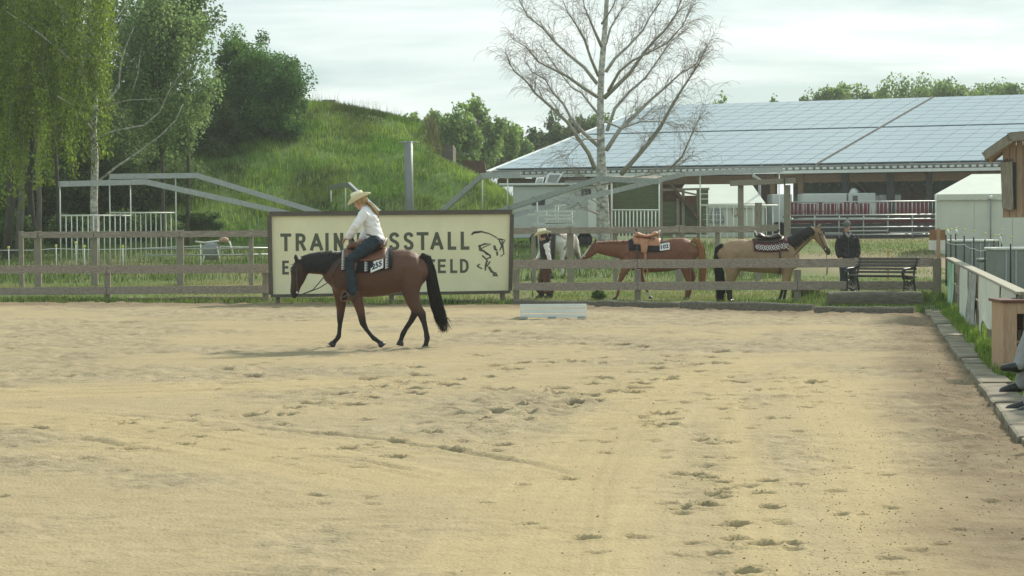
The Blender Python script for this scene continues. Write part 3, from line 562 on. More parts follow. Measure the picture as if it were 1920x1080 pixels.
# panels: 16 rows of glass modules, a gap half way up and a wide seam
pm = bpy.data.materials.new('solar_glass'); pm.use_nodes = True; b_ = pm.node_tree.nodes['Principled BSDF']; b_.inputs['Base Color'].default_value = (.20, .28, .32, 1); b_.inputs['Roughness'].default_value = .16; b_.inputs['Specular IOR Level'].default_value = .8
seam = min(np.arange(5, 40, .05), key=lambda s: abs(proj(RP(s, 0))[0] - 1531))
rows = [(.012 + i * .0605, .012 + i * .0605 + .0572) for i in range(8)] + [(.512 + i * .0605, .512 + i * .0605 + .0572) for i in range(8)]
cw = 1.16; cols = []; s = .35
while s + cw < LEN:
    if s < seam - .14 and s + cw > seam - .14:
        if seam - .1 - s > .4: cols.append((s, seam - .1))
        s = seam + .13
    cols.append((s, min(s + cw - .035, seam - .18) if s < seam else s + cw - .022)); s += cw
    if cols[-1][1] - cols[-1][0] < .4: cols.pop()
# first column pieces that end at the seam
cells = [(RP((c0 + c1) / 2, (r0_ + r1_) / 2), c0, c1, r0_, r1_) for c0, c1 in cols for r0_, r1_ in rows]
inview = [q for q in cells if 900 < proj(q[0])[0] < 1960]; inview.sort(key=lambda q: q[0].y); near = inview[:300]; ids = set(id(q) for q in near)
base = None; rest = MB(); jit = random.Random(4)
def panel_shape(mb, q, c=None):
    _, c0, c1, a_, b2 = q; o = [RP(c0, a_, .05), RP(c1, a_, .05), RP(c1, b2, .05), RP(c0, b2, .05)]; mb.prism(o, rn * .045)
shared = {}
for q in near:
    key = round(q[2] - q[1], 3)
    if key not in shared:
        mb = MB(); panel_shape(mb, q); ob = mb.build('solar_panel', pm, hall); shared[key] = (ob.data, q[0])
    else:
        me_, o0 = shared[key]; ob = link('solar_panel', me_, None, hall); ob.location = q[0] - o0
for q in cells:
    if id(q) not in ids: panel_shape(rest, q)
ro = rest.build('far_solar_panels', pm, hall); ro['kind'] = 'stuff'
# seam strip, gutter beading, fascia
MB().beam(RP(seam + .08, 0, .05), RP(seam + .06, 1, .05), .07, .1, rn).build('roof_seam', MT['dark_steel'], hall)
MB().beam(RP(seam - .06, 0, .07), RP(seam - .06, 1, .07), .05, .1, rn).build('roof_seam', MT['grey_panel'], hall)
MB().beam(A - Vector((0, 0, .30)), A + e * LEN - Vector((0, 0, .30)), .12, .16).build('fascia', MT['white_paint'], hall)
MB().beam(A + nb_ * .15 - Vector((0, 0, .12)), A + nb_ * .15 + e * LEN - Vector((0, 0, .12)), .1, .16).build('corrugation_gap', MT['black_plastic'], hall)
cg = MB()
for i in range(int(LEN / .36)): p = A + e * (.2 + i * .36) - nb_ * .03 - Vector((0, 0, .13)); cg.box(p, (.2, .12, .11), Matrix.Rotation(math.atan2(e.y, e.x), 3, 'Z'))
co_ = cg.build('corrugated_edge', MT['white_paint'], hall); co_['kind'] = 'stuff'
er = Matrix.Rotation(math.atan2(e.y, e.x), 3, 'Z')
def hp_(px, back):                               # place under the roof, 'back' metres behind the eave, seen at column px
    lo2, hi2 = -5., 60.
    for _ in range(40):
        md = (lo2 + hi2) / 2; p = A + e * md + nb_ * back
        if proj(p)[0] < px: lo2 = md
        else: hi2 = md
    return lo2
GZ = 1.0
for px in (1450, 1502, 1586, 1670, 1742, 1830, 1915):
    p = A + e * hp_(px, 1.2) + nb_ * 1.2; w_ = .34 if px in (1586, 1670) else .26
    MB().box((p.x, p.y, (zE - .15 + GZ) / 2), (w_, .3, zE - .25 - GZ), er).build('post', MT['dark_steel'] if px in (1586, 1670, 1742) else MT['hall_timber'], hall)
MB().beam(A + nb_ * 1.25 - Vector((0, 0, .62)), A + nb_ * 1.25 + e * LEN - Vector((0, 0, .62)), .2, .42).build('eave_beam', MT['hall_timber'], hall)
for a_, b2 in ((1586, 1660), (1600, 1670), (1690, 1742)):
    p, q = A + e * hp_(a_, 4) + nb_ * 4, A + e * hp_(b2, 4) + nb_ * 4; p.z = zE - .5; q.z = 2.1
    MB().tube([p, q], .06, 6).build('brace', MT['dark_steel'], hall)
s0 = 2.5
MB().box(A + e * (LEN / 2 + s0 / 2) + nb_ * (2 * SP - 1.5) + Vector((0, 0, (GZ - zE) / 2 - .2)), (LEN - s0, .02, zE - GZ + .6), er).build('windbreak_net', MT['green_net'], hall)
sE = hp_(1450, 1.6)
MB().box(A + e * ((s0 + sE) / 2) + nb_ * 2.2 + Vector((0, 0, -1.0)), (sE - s0, .12, 1.9), er).build('wall_boarding', MT['rust_board'], hall)
MB().box(A + e * ((s0 + sE) / 2) + nb_ * 2.3 + Vector((0, 0, (GZ - zE) / 2 - .9)), (sE - s0, .12, zE - GZ - 1.8), er).build('lower_wall', MT['steel_dark_frame'], hall)
MB().box(A + e * (LEN / 2) + nb_ * 25 + Vector((0, 0, GZ - zE + .01)), (LEN, 48, .04), er).build('hall_floor', MT['concrete'], hall)
m = MB(); m.prism([A + e * .3 + Vector((0, 0, -.2)), A + e * .3 + nb_ * 2 * SP + Vector((0, 0, -.2)), A + e * .3 + nb_ * SP + Vector((0, 0, RZ - .25))], e * .1); m.build('gable', MT['rust_board'], hall)
MB().tube([W(1411, 322, 104.6), W(1413, 330, 104.6), W(1424, 336, 104.6), W(1426, 440, 104.6)], .07, 7).build('downpipe', MT['galvanised'], hall)
# string of bulbs
for i, (px, py) in enumerate(((1521, 343), (1538, 346), (1555, 347), (1573, 347), (1605, 342), (1624, 338), (1657, 339), (1692, 345), (1710, 347), (1733, 346), (1750, 343), (1767, 339))):
    p = W(px, py, 111); tag(MB().lathe(p, [(.01, -.05), (.05, -.02), (.05, .03), (.02, .07)], 8).build('light_bulb', MT['paper']), ['first', 'second', 'third', 'fourth', 'fifth', 'sixth', 'seventh', 'eighth', 'ninth', 'tenth', 'eleventh', 'twelfth'][i] + ' white bulb from the left in the string under the hall roof', 'bulb', 'string of bulbs in the hall')

# ------------------------------------------------------------------ grandstand in front of the hall
gs = thing('grandstand', GP(1617, 100), 'tubular grandstand with red seats and railing in front of the hall', 'grandstand')
Yg = 100.; xa, xb = W(1481, 403, Yg).x, W(1756, 403, Yg).x; zg = gz(0, Yg)
zr = W(1617, 378, Yg).z; zd = W(1617, 404, Yg).z
m = MB(); m.tube([(xa, Yg, zr), (xb, Yg, zr)], .03, 6); m.build('top_rail', MT['galvanised'], gs)
for i in range(37): x_ = xa + (xb - xa) * i / 36; MB().tube([(x_, Yg, zd), (x_, Yg, zr)], .02 if i % 6 else .035, 5).build('baluster', MT['galvanised'], gs)
MB().box(((xa + xb) / 2, Yg + 1.3, zd - .05), (xb - xa, 2.6, .08)).build('deck', MT['steel_dark_frame'], gs)
for k, zz in enumerate((zd + .02, zd - .18, zd - .55, zd - .9)):
    MB().tube([(xa, Yg - .1 - .02 * k, zz), (xb, Yg - .1 - .02 * k, zz)], .035, 6).build('cross_tube', MT['galvanised'], gs)
for i in range(7): x_ = xa + (xb - xa) * i / 6; MB().tube([(x_, Yg - .05, zg - .05), (x_, Yg - .05, zd)], .035, 6).build('upright', MT['galvanised'], gs)
MB().box(((xa + xb) / 2, Yg + .35, (zg + zd) / 2 - .18), (xb - xa - .1, .06, zd - zg - .38)).build('skirt_board', MT['dark_steel'], gs)
MB().box(((xa + xb) / 2, Yg + .3, zd - .26), (xb - xa - .1, .05, .2)).build('red_fascia', MT['red_seat'], gs)
for i in range(21):
    x_ = xa + .15 + (xb - xa - .3) * (i + .5) / 21
    if i in (12, 15): continue
    m = MB(); m.box((x_, Yg + .9, zd + .32 - (.05 if i % 4 else .0)), (.27, .05, .62 + (.0 if i % 4 else .05))); m.box((x_, Yg + 1.1, zd + .2), (.27, .36, .05)); m.build('seat', MT['red_seat'], gs, .012)
for k in range(3): MB().box((xa + (xb - xa) * (.2 + .3 * k), Yg - .5 - .25 * k, zg + .25 + .1 * (k % 2)), (2.0, .3, .06)).build('step_board', MT['galvanised'], gs)

# vehicles standing inside the hall
def box_vehicle(name, label, cat, px0, px1, py0, py1, Y, dep, win, mt='trailer_white', group=None):
    a, b = W(px0, py0, Y), W(px1, py1, Y); zb = gz(0, Y)
    t = thing(name, ((a.x + b.x) / 2, Y + dep / 2, zb), label, cat, group)
    MB().box(((a.x + b.x) / 2, Y + dep / 2, (a.z + b.z) / 2), (b.x - a.x, dep, a.z - b.z)).build('body', MT[mt], t, .04)
    for x0, x1, y0, y1 in win:
        p, q = W(x0, y0, Y - .02), W(x1, y1, Y - .02); MB().box(((p.x + q.x) / 2, Y - .015, (p.z + q.z) / 2), (q.x - p.x, .04, p.z - q.z)).build('window', MT['dark_glass'], t)
    for f in (.25, .4, .75):
        c_ = Vector((a.x + (b.x - a.x) * f, Y + .1, zb + .33)); MB().lathe(c_, [(.05, -.1), (.33, -.1), (.33, .1), (.05, .1)], 14, M=Matrix.Rotation(R(90), 3, 'X')).build('wheel', MT['black_plastic'], t)
    return t
box_vehicle('parked_trailer', 'white box trailer with faint print parked in the hall behind the red seats', 'trailer', 1506, 1588, 363, 425, 107, 2.2, [])
t = box_vehicle('parked_van', 'white van with dark window and rounded roof dome in the hall', 'van', 1591, 1642, 362, 425, 107, 2.2, [(1599, 1608, 367, 382)])
p = W(1601, 362, 107.8); MB().lathe(p, [(.22, -.05), (.24, .05), (.18, .17), (.06, .25)], 12).build('roof_dome', MT['white_paint'], t)
box_vehicle('parked_trailer', 'white box trailer at the right end of the hall beside the van', 'trailer', 1650, 1690, 365, 425, 108, 2.2, [])
box_vehicle('parked_trailer', 'small white box trailer seen between the gateway posts', 'trailer', 1448, 1485, 364, 425, 108, 2.2, [])
a, b = W(1690, 366, 110), W(1750, 395, 110); tag(MB().box(((a.x + b.x) / 2, 110, 2.1), (b.x - a.x, .3, 2.2)).build('board_partition', MT['rust_board']), 'brown board partition at the right end of the hall', 'partition')

# ------------------------------------------------------------------ grey trailer with open roof hatches
tr = box_vehicle('horse_trailer', 'grey white horse trailer with raised roof hatches behind the bare birch', 'trailer', 962, 1141, 349, 446, 91, 2.3, [(997, 1022, 369, 385), (1090, 1108, 354, 372)])
a, b = W(935, 346, 90.9), W(1142, 349, 90.9); MB().box(((a.x + b.x) / 2, 92.1, a.z), (b.x - a.x, 2.6, .1)).build('roof', MT['white_paint'], tr, .02)
for (x0, y0), (x1, y1), (x2, y2), (x3, y3) in (((1021, 343), (1046, 342), (1056, 325), (1027, 325)), ((1003, 344), (1018, 343), (1021, 332), (1006, 333))):
    h = MB(); h.prism([W(x0, y0, 91.5), W(x1, y1, 91.5), W(x2, y2, 91.9), W(x3, y3, 91.9)], (0, .06, 0)); ho = h.build('roof_hatch', MT['white_paint'], tr)
    cx_ = lambda f, g: W(x0 + (x1 - x0) * f + ((x3 - x0) * (1 - f) + (x2 - x1) * f) * g, y0 + (y3 - y0) * g, 91.42 + .4 * g)
    h = MB(); h.prism([cx_(.15, .15), cx_(.85, .15), cx_(.85, .85), cx_(.15, .85)], (0, .05, 0)); h.build('hatch_pane', MT['grey_panel'], ho)
MB().box(W(1082, 347, 90.5) + Vector((0, .6, .1)), (1.0, .5, .2)).build('roof_box', MT['grey_panel'], tr, .03)
MB().box(W(1121, 403, 90.97), (.86, .03, 1.4)).build('door', MT['white_paint'], tr, .01)
# metal hurdle rack in front of it
rk = thing('hurdle_rack', GP(1043, 84), 'white tubular hurdles stacked on a frame in front of the trailer', 'rack')
for (x0, y0, x1, y1) in ((1003, 396, 1080, 396), (1006, 404, 1074, 404), (1020, 411, 1074, 410), (1022, 418, 1073, 417), (990, 402, 1010, 402), (1040, 386, 1062, 384), (1000, 420, 1078, 419)):
    MB().beam(W(x0, y0, 84), W(x1, y1, 84), .05, .07).build('bar', MT['white_tube'], rk)
for px, y0 in ((1007, 378), (1024, 398), (1041, 386), (1046, 386), (1072, 398)):
    p = GP(px + 3, 84.05); MB().tube([W(px, y0, 84.05), p], .03, 6).build('upright', MT['white_tube'], rk)

# ------------------------------------------------------------------ green plank shed with lean-to
sh = thing('plank_shed', GP(1240, 95), 'green weathered plank shed with sloping brown lean-to roof board', 'shed')
Ys = 95.
def wall_planks(x0, x1, ytop, ybot, Y, nrow, nm='plank', mt='shed_wood', step=.0):
    for i in range(nrow):
        y0 = ytop + (ybot - ytop) * i / nrow; y1 = ytop + (ybot - ytop) * (i + 1) / nrow; a, b = W(x0, y0, Y), W(x1, y1, Y)
        m = MB(); m.box(((a.x + b.x) / 2, Y + random.uniform(-.015, .015), (a.z + b.z) / 2), (b.x - a.x, .05, a.z - b.z - .02), Matrix.Rotation(R(5), 3, 'X')); m.build(nm, MT[mt], sh, .006)
wall_planks(1149, 1240, 338, 440, Ys, 9); wall_planks(1240, 1272, 378, 440, Ys, 6); wall_planks(1273, 1318, 384, 440, Ys + .05, 6)
wall_planks(1309, 1328, 354, 440, Ys - .3, 9)
for px, y0 in ((1147, 334), (1240, 334), (1271, 372), (1281, 356), (1309, 354)):
    p = GP(px, Ys - .06); t_ = W(px, y0, Ys - .06); MB().box((p.x, p.y, (p.z + t_.z) / 2), (.13, .1, t_.z - p.z)).build('corner_post', MT['weathered_wood'], sh)
MB().beam(W(1255, 342, Ys - .1), W(1322, 426, Ys - .1), .5, .1, (0, 0, 1)).build('lean_to_edge', MT['rust_board'], sh)
m = MB(); m.prism([W(1243, 350, Ys + .3), W(1262, 350, Ys + .3), W(1320, 424, Ys + .3), W(1243, 424, Ys + .3)], (0, .06, 0)); m.build('lean_to_side', MT['rust_board'], sh)
MB().beam(W(1240, 356, Ys - .15), W(1330, 354, Ys - .15), .1, .1).build('top_beam', MT['weathered_wood'], sh); MB().beam(W(1268, 357, Ys - .1), W(1310, 366, Ys - .1), .06, .08).build('brace', MT['weathered_wood'], sh)
a, b = W(1281, 367, Ys + .35), W(1312, 384, Ys + .35); MB().box(((a.x + b.x) / 2, Ys + .4, (a.z + W(0, 440, Ys).z) / 2), (b.x - a.x, .06, a.z - W(0, 440, Ys).z)).build('back_board', MT['rust_board'], sh)
m = MB(); m.prism([W(1145, 337, Ys - .15), W(1242, 337, Ys - .15), W(1242, 332, Ys + 3), W(1145, 332, Ys + 3)], (0, 0, .06)); m.build('roof', MT['weathered_wood'], sh)
a, b = W(1136, 338, 93), W(1148, 371, 93)

# ------------------------------------------------------------------ marquees
def marquee(name, label, px0, px1, pyE, pyR, Y, dep, rx0, rx1, yb, extra=None):
    a, b = W(px0, pyE, Y), W(px1, pyE - 1.0, Y); zb = gz(0, Y) - .05; zE_ = a.z; zR_ = W(rx0, pyR, Y + dep / 2).z
    t = thing(name, (a.x, Y, zb), label, 'tent'); x0, x1 = a.x, b.x
    nn = max(3, int((x1 - x0) / 1.6))
    for i in range(nn):
        xa_, xb_ = x0 + (x1 - x0) * i / nn, x0 + (x1 - x0) * (i + 1) / nn; nu = 7; V = []
        for g in (0, 1):
            for k in range(nu + 1): f = k / nu; V.append((xa_ + .004 + (xb_ - xa_ - .008) * f, Y - .012 * math.sin(math.pi * f) - .015 * math.sin(f * 9 + i) * (1 - g), zb + (zE_ - zb) * g))
        V += [(x, y + .02, z) for x, y, z in V]; n_ = nu + 1
        m = MB(); Fs = [(k, k + 1, n_ + k + 1, n_ + k) for k in range(nu)]; m.add(V, Fs + [tuple(2 * n_ + q for q in reversed(f_)) for f_ in Fs], True); m.build('wall_panel', MT['white_vinyl'], t)
    for x_ in (x0, x1): m = MB(); m.box((x_, Y + dep / 2, (zb + zE_) / 2), (.03, dep, zE_ - zb)); m.build('side_wall', MT['white_vinyl'], t)
    MB().box(((x0 + x1) / 2, Y + dep, (zb + zE_) / 2), (x1 - x0, .03, zE_ - zb)).build('back_wall', MT['white_vinyl'], t)
    rl, rr = W(rx0, pyR, Y + dep / 2), W(rx1, pyR, Y + dep / 2); rr.z = rl.z = zR_
    E = [Vector((x0 - .06, Y - .08, zE_)), Vector((x1 + .06, Y - .08, zE_)), Vector((x1 + .06, Y + dep + .08, zE_)), Vector((x0 - .06, Y + dep + .08, zE_))]
    m = MB(); m.add(E + [rl, rr], [(0, 1, 5, 4), (1, 2, 5), (2, 3, 4, 5), (3, 0, 4)]); m.build('roof', MT['tent_roof'], t)
    m = MB(); nu = int((x1 - x0) / .14); V = []; xs_ = np.linspace(x0 - .06, x1 + .06, nu + 1)
    for k, x_ in enumerate(xs_): V += [(x_, Y - .1, zE_ + .01), (x_, Y - .1, zE_ - .2 - .035 * (k % 2))]
    V += [(x, y + .015, z) for x, y, z in V]; Fs = [(2 * k, 2 * k + 1, 2 * k + 3, 2 * k + 2) for k in range(nu)]; m.add(V, Fs + [tuple(2 * (nu + 1) + q for q in reversed(f_)) for f_ in Fs]); m.build('valance', MT['white_vinyl'], t)
    t.rotation_euler.z = -math.atan2(a.x, Y) - .025
    return t, x0, x1, zb, zE_
mq, x0, x1, zb, zE_ = marquee('marquee_tent', 'white marquee tent with scalloped valance at right beside the grandstand', 1755, 1965, 365, 327, 83, 4.5, 1797, 1990, 475)
q = W(1856, 366, 82.9); MB().tube([(q.x, 82.85, zE_ - .02), (q.x, 82.85, zb)], .03, 8).build('seam_pole', MT['grey_panel'], mq)
MB().lathe((q.x, 82.82, zE_ - .12), [(.01, -.08), (.09, -.05), (.09, .05), (.01, .08)], 8).build('corner_fitting', MT['white_paint'], mq)
MB().tube([(x0, 82.85, zE_ - .02), (x0, 82.85, zb)], .03, 8).build('seam_pole', MT['white_tube'], mq)
m2, x0, x1, zb, zE_ = marquee('marquee_tent', 'white marquee tent with arched window behind the green shed', 1262, 1432, 383, 346, 104, 4.5, 1275, 1400, 445)
def disc(px, py, Y, rx, rz, mt, par, nm, a0=0, a1=2 * math.pi):
    c_ = W(px, py, Y); P = [c_ + Vector((rx * math.cos(t), 0, rz * math.sin(t))) for t in np.linspace(a0, a1, 20)]; m = MB(); m.prism(P, (0, .03, 0)); return m.build(nm, MT[mt], par)
wdw = disc(1344, 418, 103.9, .37, .75, 'grey_panel', m2, 'arched_window', 0, math.pi)
for f in (-.2, 0, .2): q = W(1344, 418, 103.88); MB().box((q.x + f, 103.86, q.z + .3), (.03, .02, .55)).build('window_bar', MT['white_paint'], wdw)
for f in (.15, .4): q = W(1344, 418, 103.88); MB().box((q.x, 103.865, q.z + f), (.66, .02, .03)).build('window_bar', MT['white_paint'], wdw)
wr = W(1379, 396, 103.7); tag(MB().tube([wr + Vector((.12 * math.cos(t), 0, .24 * math.sin(t))) for t in np.linspace(0, 2 * math.pi, 17)], .05, 6).build('hanging_wreath', MT['pine_wood']), 'brown oval wreath hanging on the far white tent', 'wreath')

# ------------------------------------------------------------------ wooden gateway, and the grey posts near it
gw = thing('timber_gateway', GP(1432, 68), 'weathered timber gateway of two posts under a crossbeam', 'gateway')
for px in (1389, 1476):
    p = GP(px, 68); t_ = W(px, 344, 68); MB().box((p.x, p.y, (p.z + t_.z) / 2 - .1), (.17 if px < 1400 else .19, .17, t_.z - p.z + .1)).build('post', MT['weathered_wood'], gw, .01)
MB().beam(W(1369, 344, 67.85), W(1491, 339, 67.85), .2, .17).build('crossbeam', MT['weathered_wood'], gw, .01)
MB().box(W(1471, 341, 67.7), (.04, .05, .22)).build('bracket', MT['dark_steel'], gw)
p = GP(1422, 66); t_ = W(1422, 380, 66); tag(MB().box((p.x, p.y, (p.z + t_.z) / 2), (.2, .18, t_.z - p.z), None).build('wooden_post', MT['weathered_wood'], None, .012), 'stout grey wooden post between the two gateway posts', 'post')

# ------------------------------------------------------------------ judge's cabin on stilts at the right edge
cY = 44.; a, b = W(1880, 300, cY), W(1880, 408, cY); cx0 = a.x; zb = b.z; zt = W(1880, 268, cY).z
jc = thing('judge_cabin', (cx0, cY, 0), 'pine clad cabin on stilts with overhanging roof at right edge', 'cabin')
n_ = 14; pw = 1.9 / n_
e0, e1 = W(1857, 282, cY - .45), W(1905, 248, cY - .45)
for i in range(n_): zq = min(e0.z + (e1.z - e0.z) / (e1.x - e0.x) * (cx0 + pw * i - e0.x), e1.z) - .1; MB().box((cx0 + pw * (i + .5), cY + (.012 if i % 2 else 0), (zb + zq) / 2), (pw - .008, .03, zq - zb)).build('cladding_board', MT['pine_wood'], jc, .004)
for i in range(12): MB().box((cx0 + .015, cY + .04 + .15 * (i + .5), (zb + zt) / 2), (.03, .142, zt - zb)).build('cladding_board', MT['pine_wood'], jc, .004)
MB().box((cx0 + .95, cY + .95, zb + .04), (1.85, 1.8, .08)).build('floor', MT['dark_wood'], jc)
MB().box((cx0 + 1.9, cY + .95, (zb + zt) / 2), (.03, 1.8, zt - zb)).build('side_wall', MT['pine_wood'], jc); MB().box((cx0 + .95, cY + 1.85, (zb + zt) / 2), (1.86, .03, zt - zb)).build('back_wall', MT['pine_wood'], jc)
for px_, py_ in ((1.0, .3), (1.8, .3), (1.0, 1.6), (1.8, 1.6)): MB().box((cx0 + px_, cY + py_, zb / 2 - .05), (.14, .14, zb + .1)).build('stilt', MT['weathered_wood'], jc)
e0, e1 = W(1857, 282, cY - .45), W(1905, 248, cY - .45)
for dz, mt_, nm in ((0, 'dark_steel', 'roof'), (-.055, 'pine_wood', 'roof_boarding')):
    m = MB(); m.prism([e0 + Vector((0, 0, dz)), e1 + Vector((0, 0, dz)), e1 + Vector((1.6, 0, dz + .1)), e1 + Vector((1.6, 0, dz + .05)), e1 + Vector((0, 0, dz - .05)), e0 + Vector((0, 0, dz - .05))], (0, 2.9, 0)); m.build(nm, MT[mt_], jc)
MB().beam(e0 + Vector((-.01, -.03, -.12)), e1 + Vector((0, -.03, -.12)), .04, .17).build('barge_board', MT['weathered_wood'], jc)
MB().beam(e1 + Vector((-.06, -.03, -.1)), e1 + Vector((1.6, -.03, -.02)), .04, .17).build('barge_board', MT['weathered_wood'], jc)
MB().beam(e0 + Vector((.02, 0, -.1)), e0 + Vector((.02, 2.9, -.1)), .03, .17).build('fascia_board', MT['pine_wood'], jc)
for yy in (-.3, .4, 1.4): MB().beam(e0 + Vector((.06, .45 + yy, -.16)), e1 + Vector((0, .45 + yy, -.16)), .06, .14).build('rafter', MT['pine_wood'], jc)
m = MB(); m.prism([W(1881, 304, cY - .22), W(1903, 303, cY - .22), W(1905, 392, cY - .22), W(1897, 395, cY - .22), W(1884, 389, cY - .22)], (0, .2, 0)); sb = m.build('hanging_box', MT['weathered_wood'], jc, .008)
m = MB(); m.prism([W(1904, 304, cY - .19), W(1909, 305, cY - .19), W(1909, 391, cY - .19), W(1906, 393, cY - .19)], (0, .17, 0)); m.build('box_side', MT['black_plastic'], sb)
for px in (1887, 1890, 1894, 1899): MB().tube([W(px, 298, cY - .05), W(px, 305, cY - .12)], .01, 4).build('hook', MT['dark_steel'], sb)

jc.rotation_euler.z = R(-14.5)
# ------------------------------------------------------------------ grey panels behind black electric-fence stakes, right
for i, (x0, x1, y0, y1, Y, lab) in enumerate(((1791, 1870, 452, 494, 63, 'grey sheet metal trough tank behind the black stakes, farther one'), (1868, 1960, 467, 520, 56, 'grey sheet metal trough tank at right edge, nearer one'))):
    a, b = W(x0, y0, Y), W(x1, y1, Y); t = thing('metal_tank', ((a.x + b.x) / 2, Y, gz(0, Y)), lab, 'tank', 'grey metal tanks'); zb = gz(0, Y) - .03
    MB().box(((a.x + b.x) / 2, Y + .6, (a.z + zb) / 2), (b.x - a.x, 1.2, a.z - zb)).build('shell', MT['grey_panel'], t, .02)
    MB().tube([(a.x - .03, Y - .02, a.z), (b.x + .03, Y - .02, a.z), (b.x + .03, Y + 1.2, a.z), (a.x - .03, Y + 1.2, a.z), (a.x - .03, Y - .02, a.z)], .035, 6).build('rim', MT['white_tube'], t)
    for k in range(1, 5): MB().box((a.x + (b.x - a.x) * k / 5, Y - .01, (a.z + zb) / 2), (.04, .03, a.z - zb)).build('rib', MT['galvanised'], t)
stakes = ((1774, 440, 468, 60), (1783, 440, 462, 62), (1792, 438, 460, 63), (1808, 442, 490, 58), (1826, 445, 492, 58), (1847, 449, 492, 58), (1864, 452, 486, 59), (1872, 452, 488, 59), (1878, 441, 466, 63), (1895, 457, 509, 53.5))
names = 'first|second|third|fourth|fifth|sixth|seventh|eighth|ninth|tenth'.split('|')
for (px, y0, y1, Y), nm in zip(stakes, names):
    a, b = W(px, y0, Y), GP(px, Y); s = thing('black_stake', b, f'{nm} black electric fence stake from the corner post, counting rightwards', 'stake', 'black fence stakes'); MB().tube([b, a], .022, 6).build('shaft', MT['black_plastic'], s)
    MB().tube([a + Vector((0, 0, -.02)), a + Vector((.01, 0, .14))], .008, 4).build('pin', MT['white_tube'], s)
    MB().lathe(a + Vector((.01, 0, .16)), [(.01, -.03), (.035, 0), (.01, .03)], 6).build('insulator', MT['yellow_plastic'], s)
for x0, x1 in ((1776, 1781), (1792, 1797), (1876, 1879)):
    Y = 60.5; a = W(x0, 430 if x0 < 1800 else 443, Y); tag(MB().tube([a, W(x1, 441 if x0 < 1800 else 458, Y)], .022, 6).build('white_peg', MT['white_paint']), {1776: 'slanting white peg just right of the paper notices', 1792: 'slanting white peg at left end of the farther tank', 1876: 'slanting white peg between the two grey tanks'}[x0], 'peg', 'white pegs')
tp = MB(); pts = []
for (x0, y0), (x1, y1) in (((1774, 454), (1808, 458)), ((1808, 458), (1826, 466)), ((1826, 466), (1847, 469)), ((1847, 469), (1870, 468)), ((1870, 468), (1895, 480)), ((1895, 480), (1950, 486))):
    for f in (0, .33, .66): pts.append(W(x0 + (x1 - x0) * f, y0 + (y1 - y0) * f + 3 * math.sin(math.pi * f), 57.5))
tp.tube(pts, .012, 4); tag(tp.build('electric_line', MT['white_paint']), 'sagging pale electric cord strung along the black stakes', 'cord')
tr_ = thing('low_pallet', GP(1848, 60), 'low stack of grey trays beside the farther metal tank', 'pallet')
for k, (x0, x1, yy) in enumerate(((1833, 1860, 486), (1836, 1868, 489), (1840, 1866, 493))): a, b = W(x0, yy, 59), W(x1, yy, 59); MB().box(((a.x + b.x) / 2, 59, a.z), (b.x - a.x, .5, .05)).build('tray', MT['galvanised' if k % 2 == 0 else 'dark_steel'], tr_)
p = W(1668, 470, 62); q = GP(1665, 62); tag(MB().tube([q, W(1665, 475, 62), W(1666, 472, 62), W(1671, 469, 62)], .016, 6).build('orange_hook', MT['orange_plastic']), 'small bent orange stake standing in the grass behind the bench', 'stake')
# covered cart left of the sign
ca = thing('covered_cart', GP(408, 66), 'grey covered cart with tubular legs behind the left fence', 'cart')
c_ = W(397, 470, 66); m = MB(); m.lathe(c_, [(.05, -.3), (.18, -.28), (.24, -.05), (.25, .1), (.2, .2), (.05, .26)], 14, 1.15, .9); m.build('cover', MT['grey_panel'], ca)
MB().tube([W(366, 453, 66), W(385, 455, 66), W(425, 450, 66), W(432, 456, 66)], .03, 6).build('handle', MT['white_tube'], ca)
for x0, y0, x1, y1 in ((407, 462, 413, 492), (430, 452, 438, 478), (383, 478, 381, 492)): MB().tube([W(x0, y0, 65.8), W(x1, y1, 65.8)], .025, 6).build('leg', MT['white_tube'], ca)
MB().lathe(W(420, 450, 66), [(.05, -.08), (.16, -.05), (.14, .05), (.04, .1)], 10).build('bundle', MT['pine_wood'], ca)
# concrete of the old shelter showing on the bank
a = W(604, 187, 114); b = W(629, 204, 114); tag(MB().box(((a.x + b.x) / 2, 115, (a.z + b.z) / 2 - .4), (b.x - a.x, 2, a.z - b.z + .8)).build('concrete_block', MT['concrete'], None, .02), 'grey concrete block on top of the grassy bank', 'block')
m = MB(); m.prism([W(829, 272, 112), W(849, 271, 112), W(850, 330, 112), W(829, 330, 112)], (0, 6, 0)); tag(m.build('retaining_wall', MT['old_beam']), 'concrete retaining wall coloured as in shade at the end of the bank', 'wall')  # shade on the concrete face is put into its colour by the darker material
m = MB(); m.prism([W(868, 300, 110), W(908, 302, 110), W(915, 345, 110), W(868, 345, 110)], (0, 3, 0)); tag(m.build('brick_ruin', MT['rust_board']), 'brown low ruin wall at the left end of the hall', 'wall')
# ------------------------------------------------------------------ the grassy bank (old aircraft shelter under earth)
def bank_z(X, Y):
    X = np.asarray(X, float); Y = np.asarray(Y, float); base = sst(58, 110, Y)
    crest = np.interp(X, [-60, -16, -12, -9.3, -7, -5.4, -3.9, -3.2, 3], [8.6, 8.5, 8.25, 7.85, 7.35, 6.85, 6.25, 2.0, .5])
    right = np.interp(X, [-60, -8, -4.9, -2.2, -.2, .8, 3], [11, 8.2, 5.75, 4.2, 2.95, 1.6, .2])
    k = sst(104, 110, Y); lim = right * (1 - k) + np.minimum(crest, 20) * k
    front = 1.0 + (Y - 93.5) * .52 - 2.2 * sst(93.5, 116, Y)
    z = np.minimum(lim, front); z = np.where(Y > 118, np.minimum(z, crest - (Y - 118) * .5), z)
    z = z - .25 * np.exp(-((lim - front) / .8) ** 2)
    return np.maximum(z, base - .3) + (fbm(X, Y, 2.4, 91) - .5) * .55 * sst(0, 1, z - base)
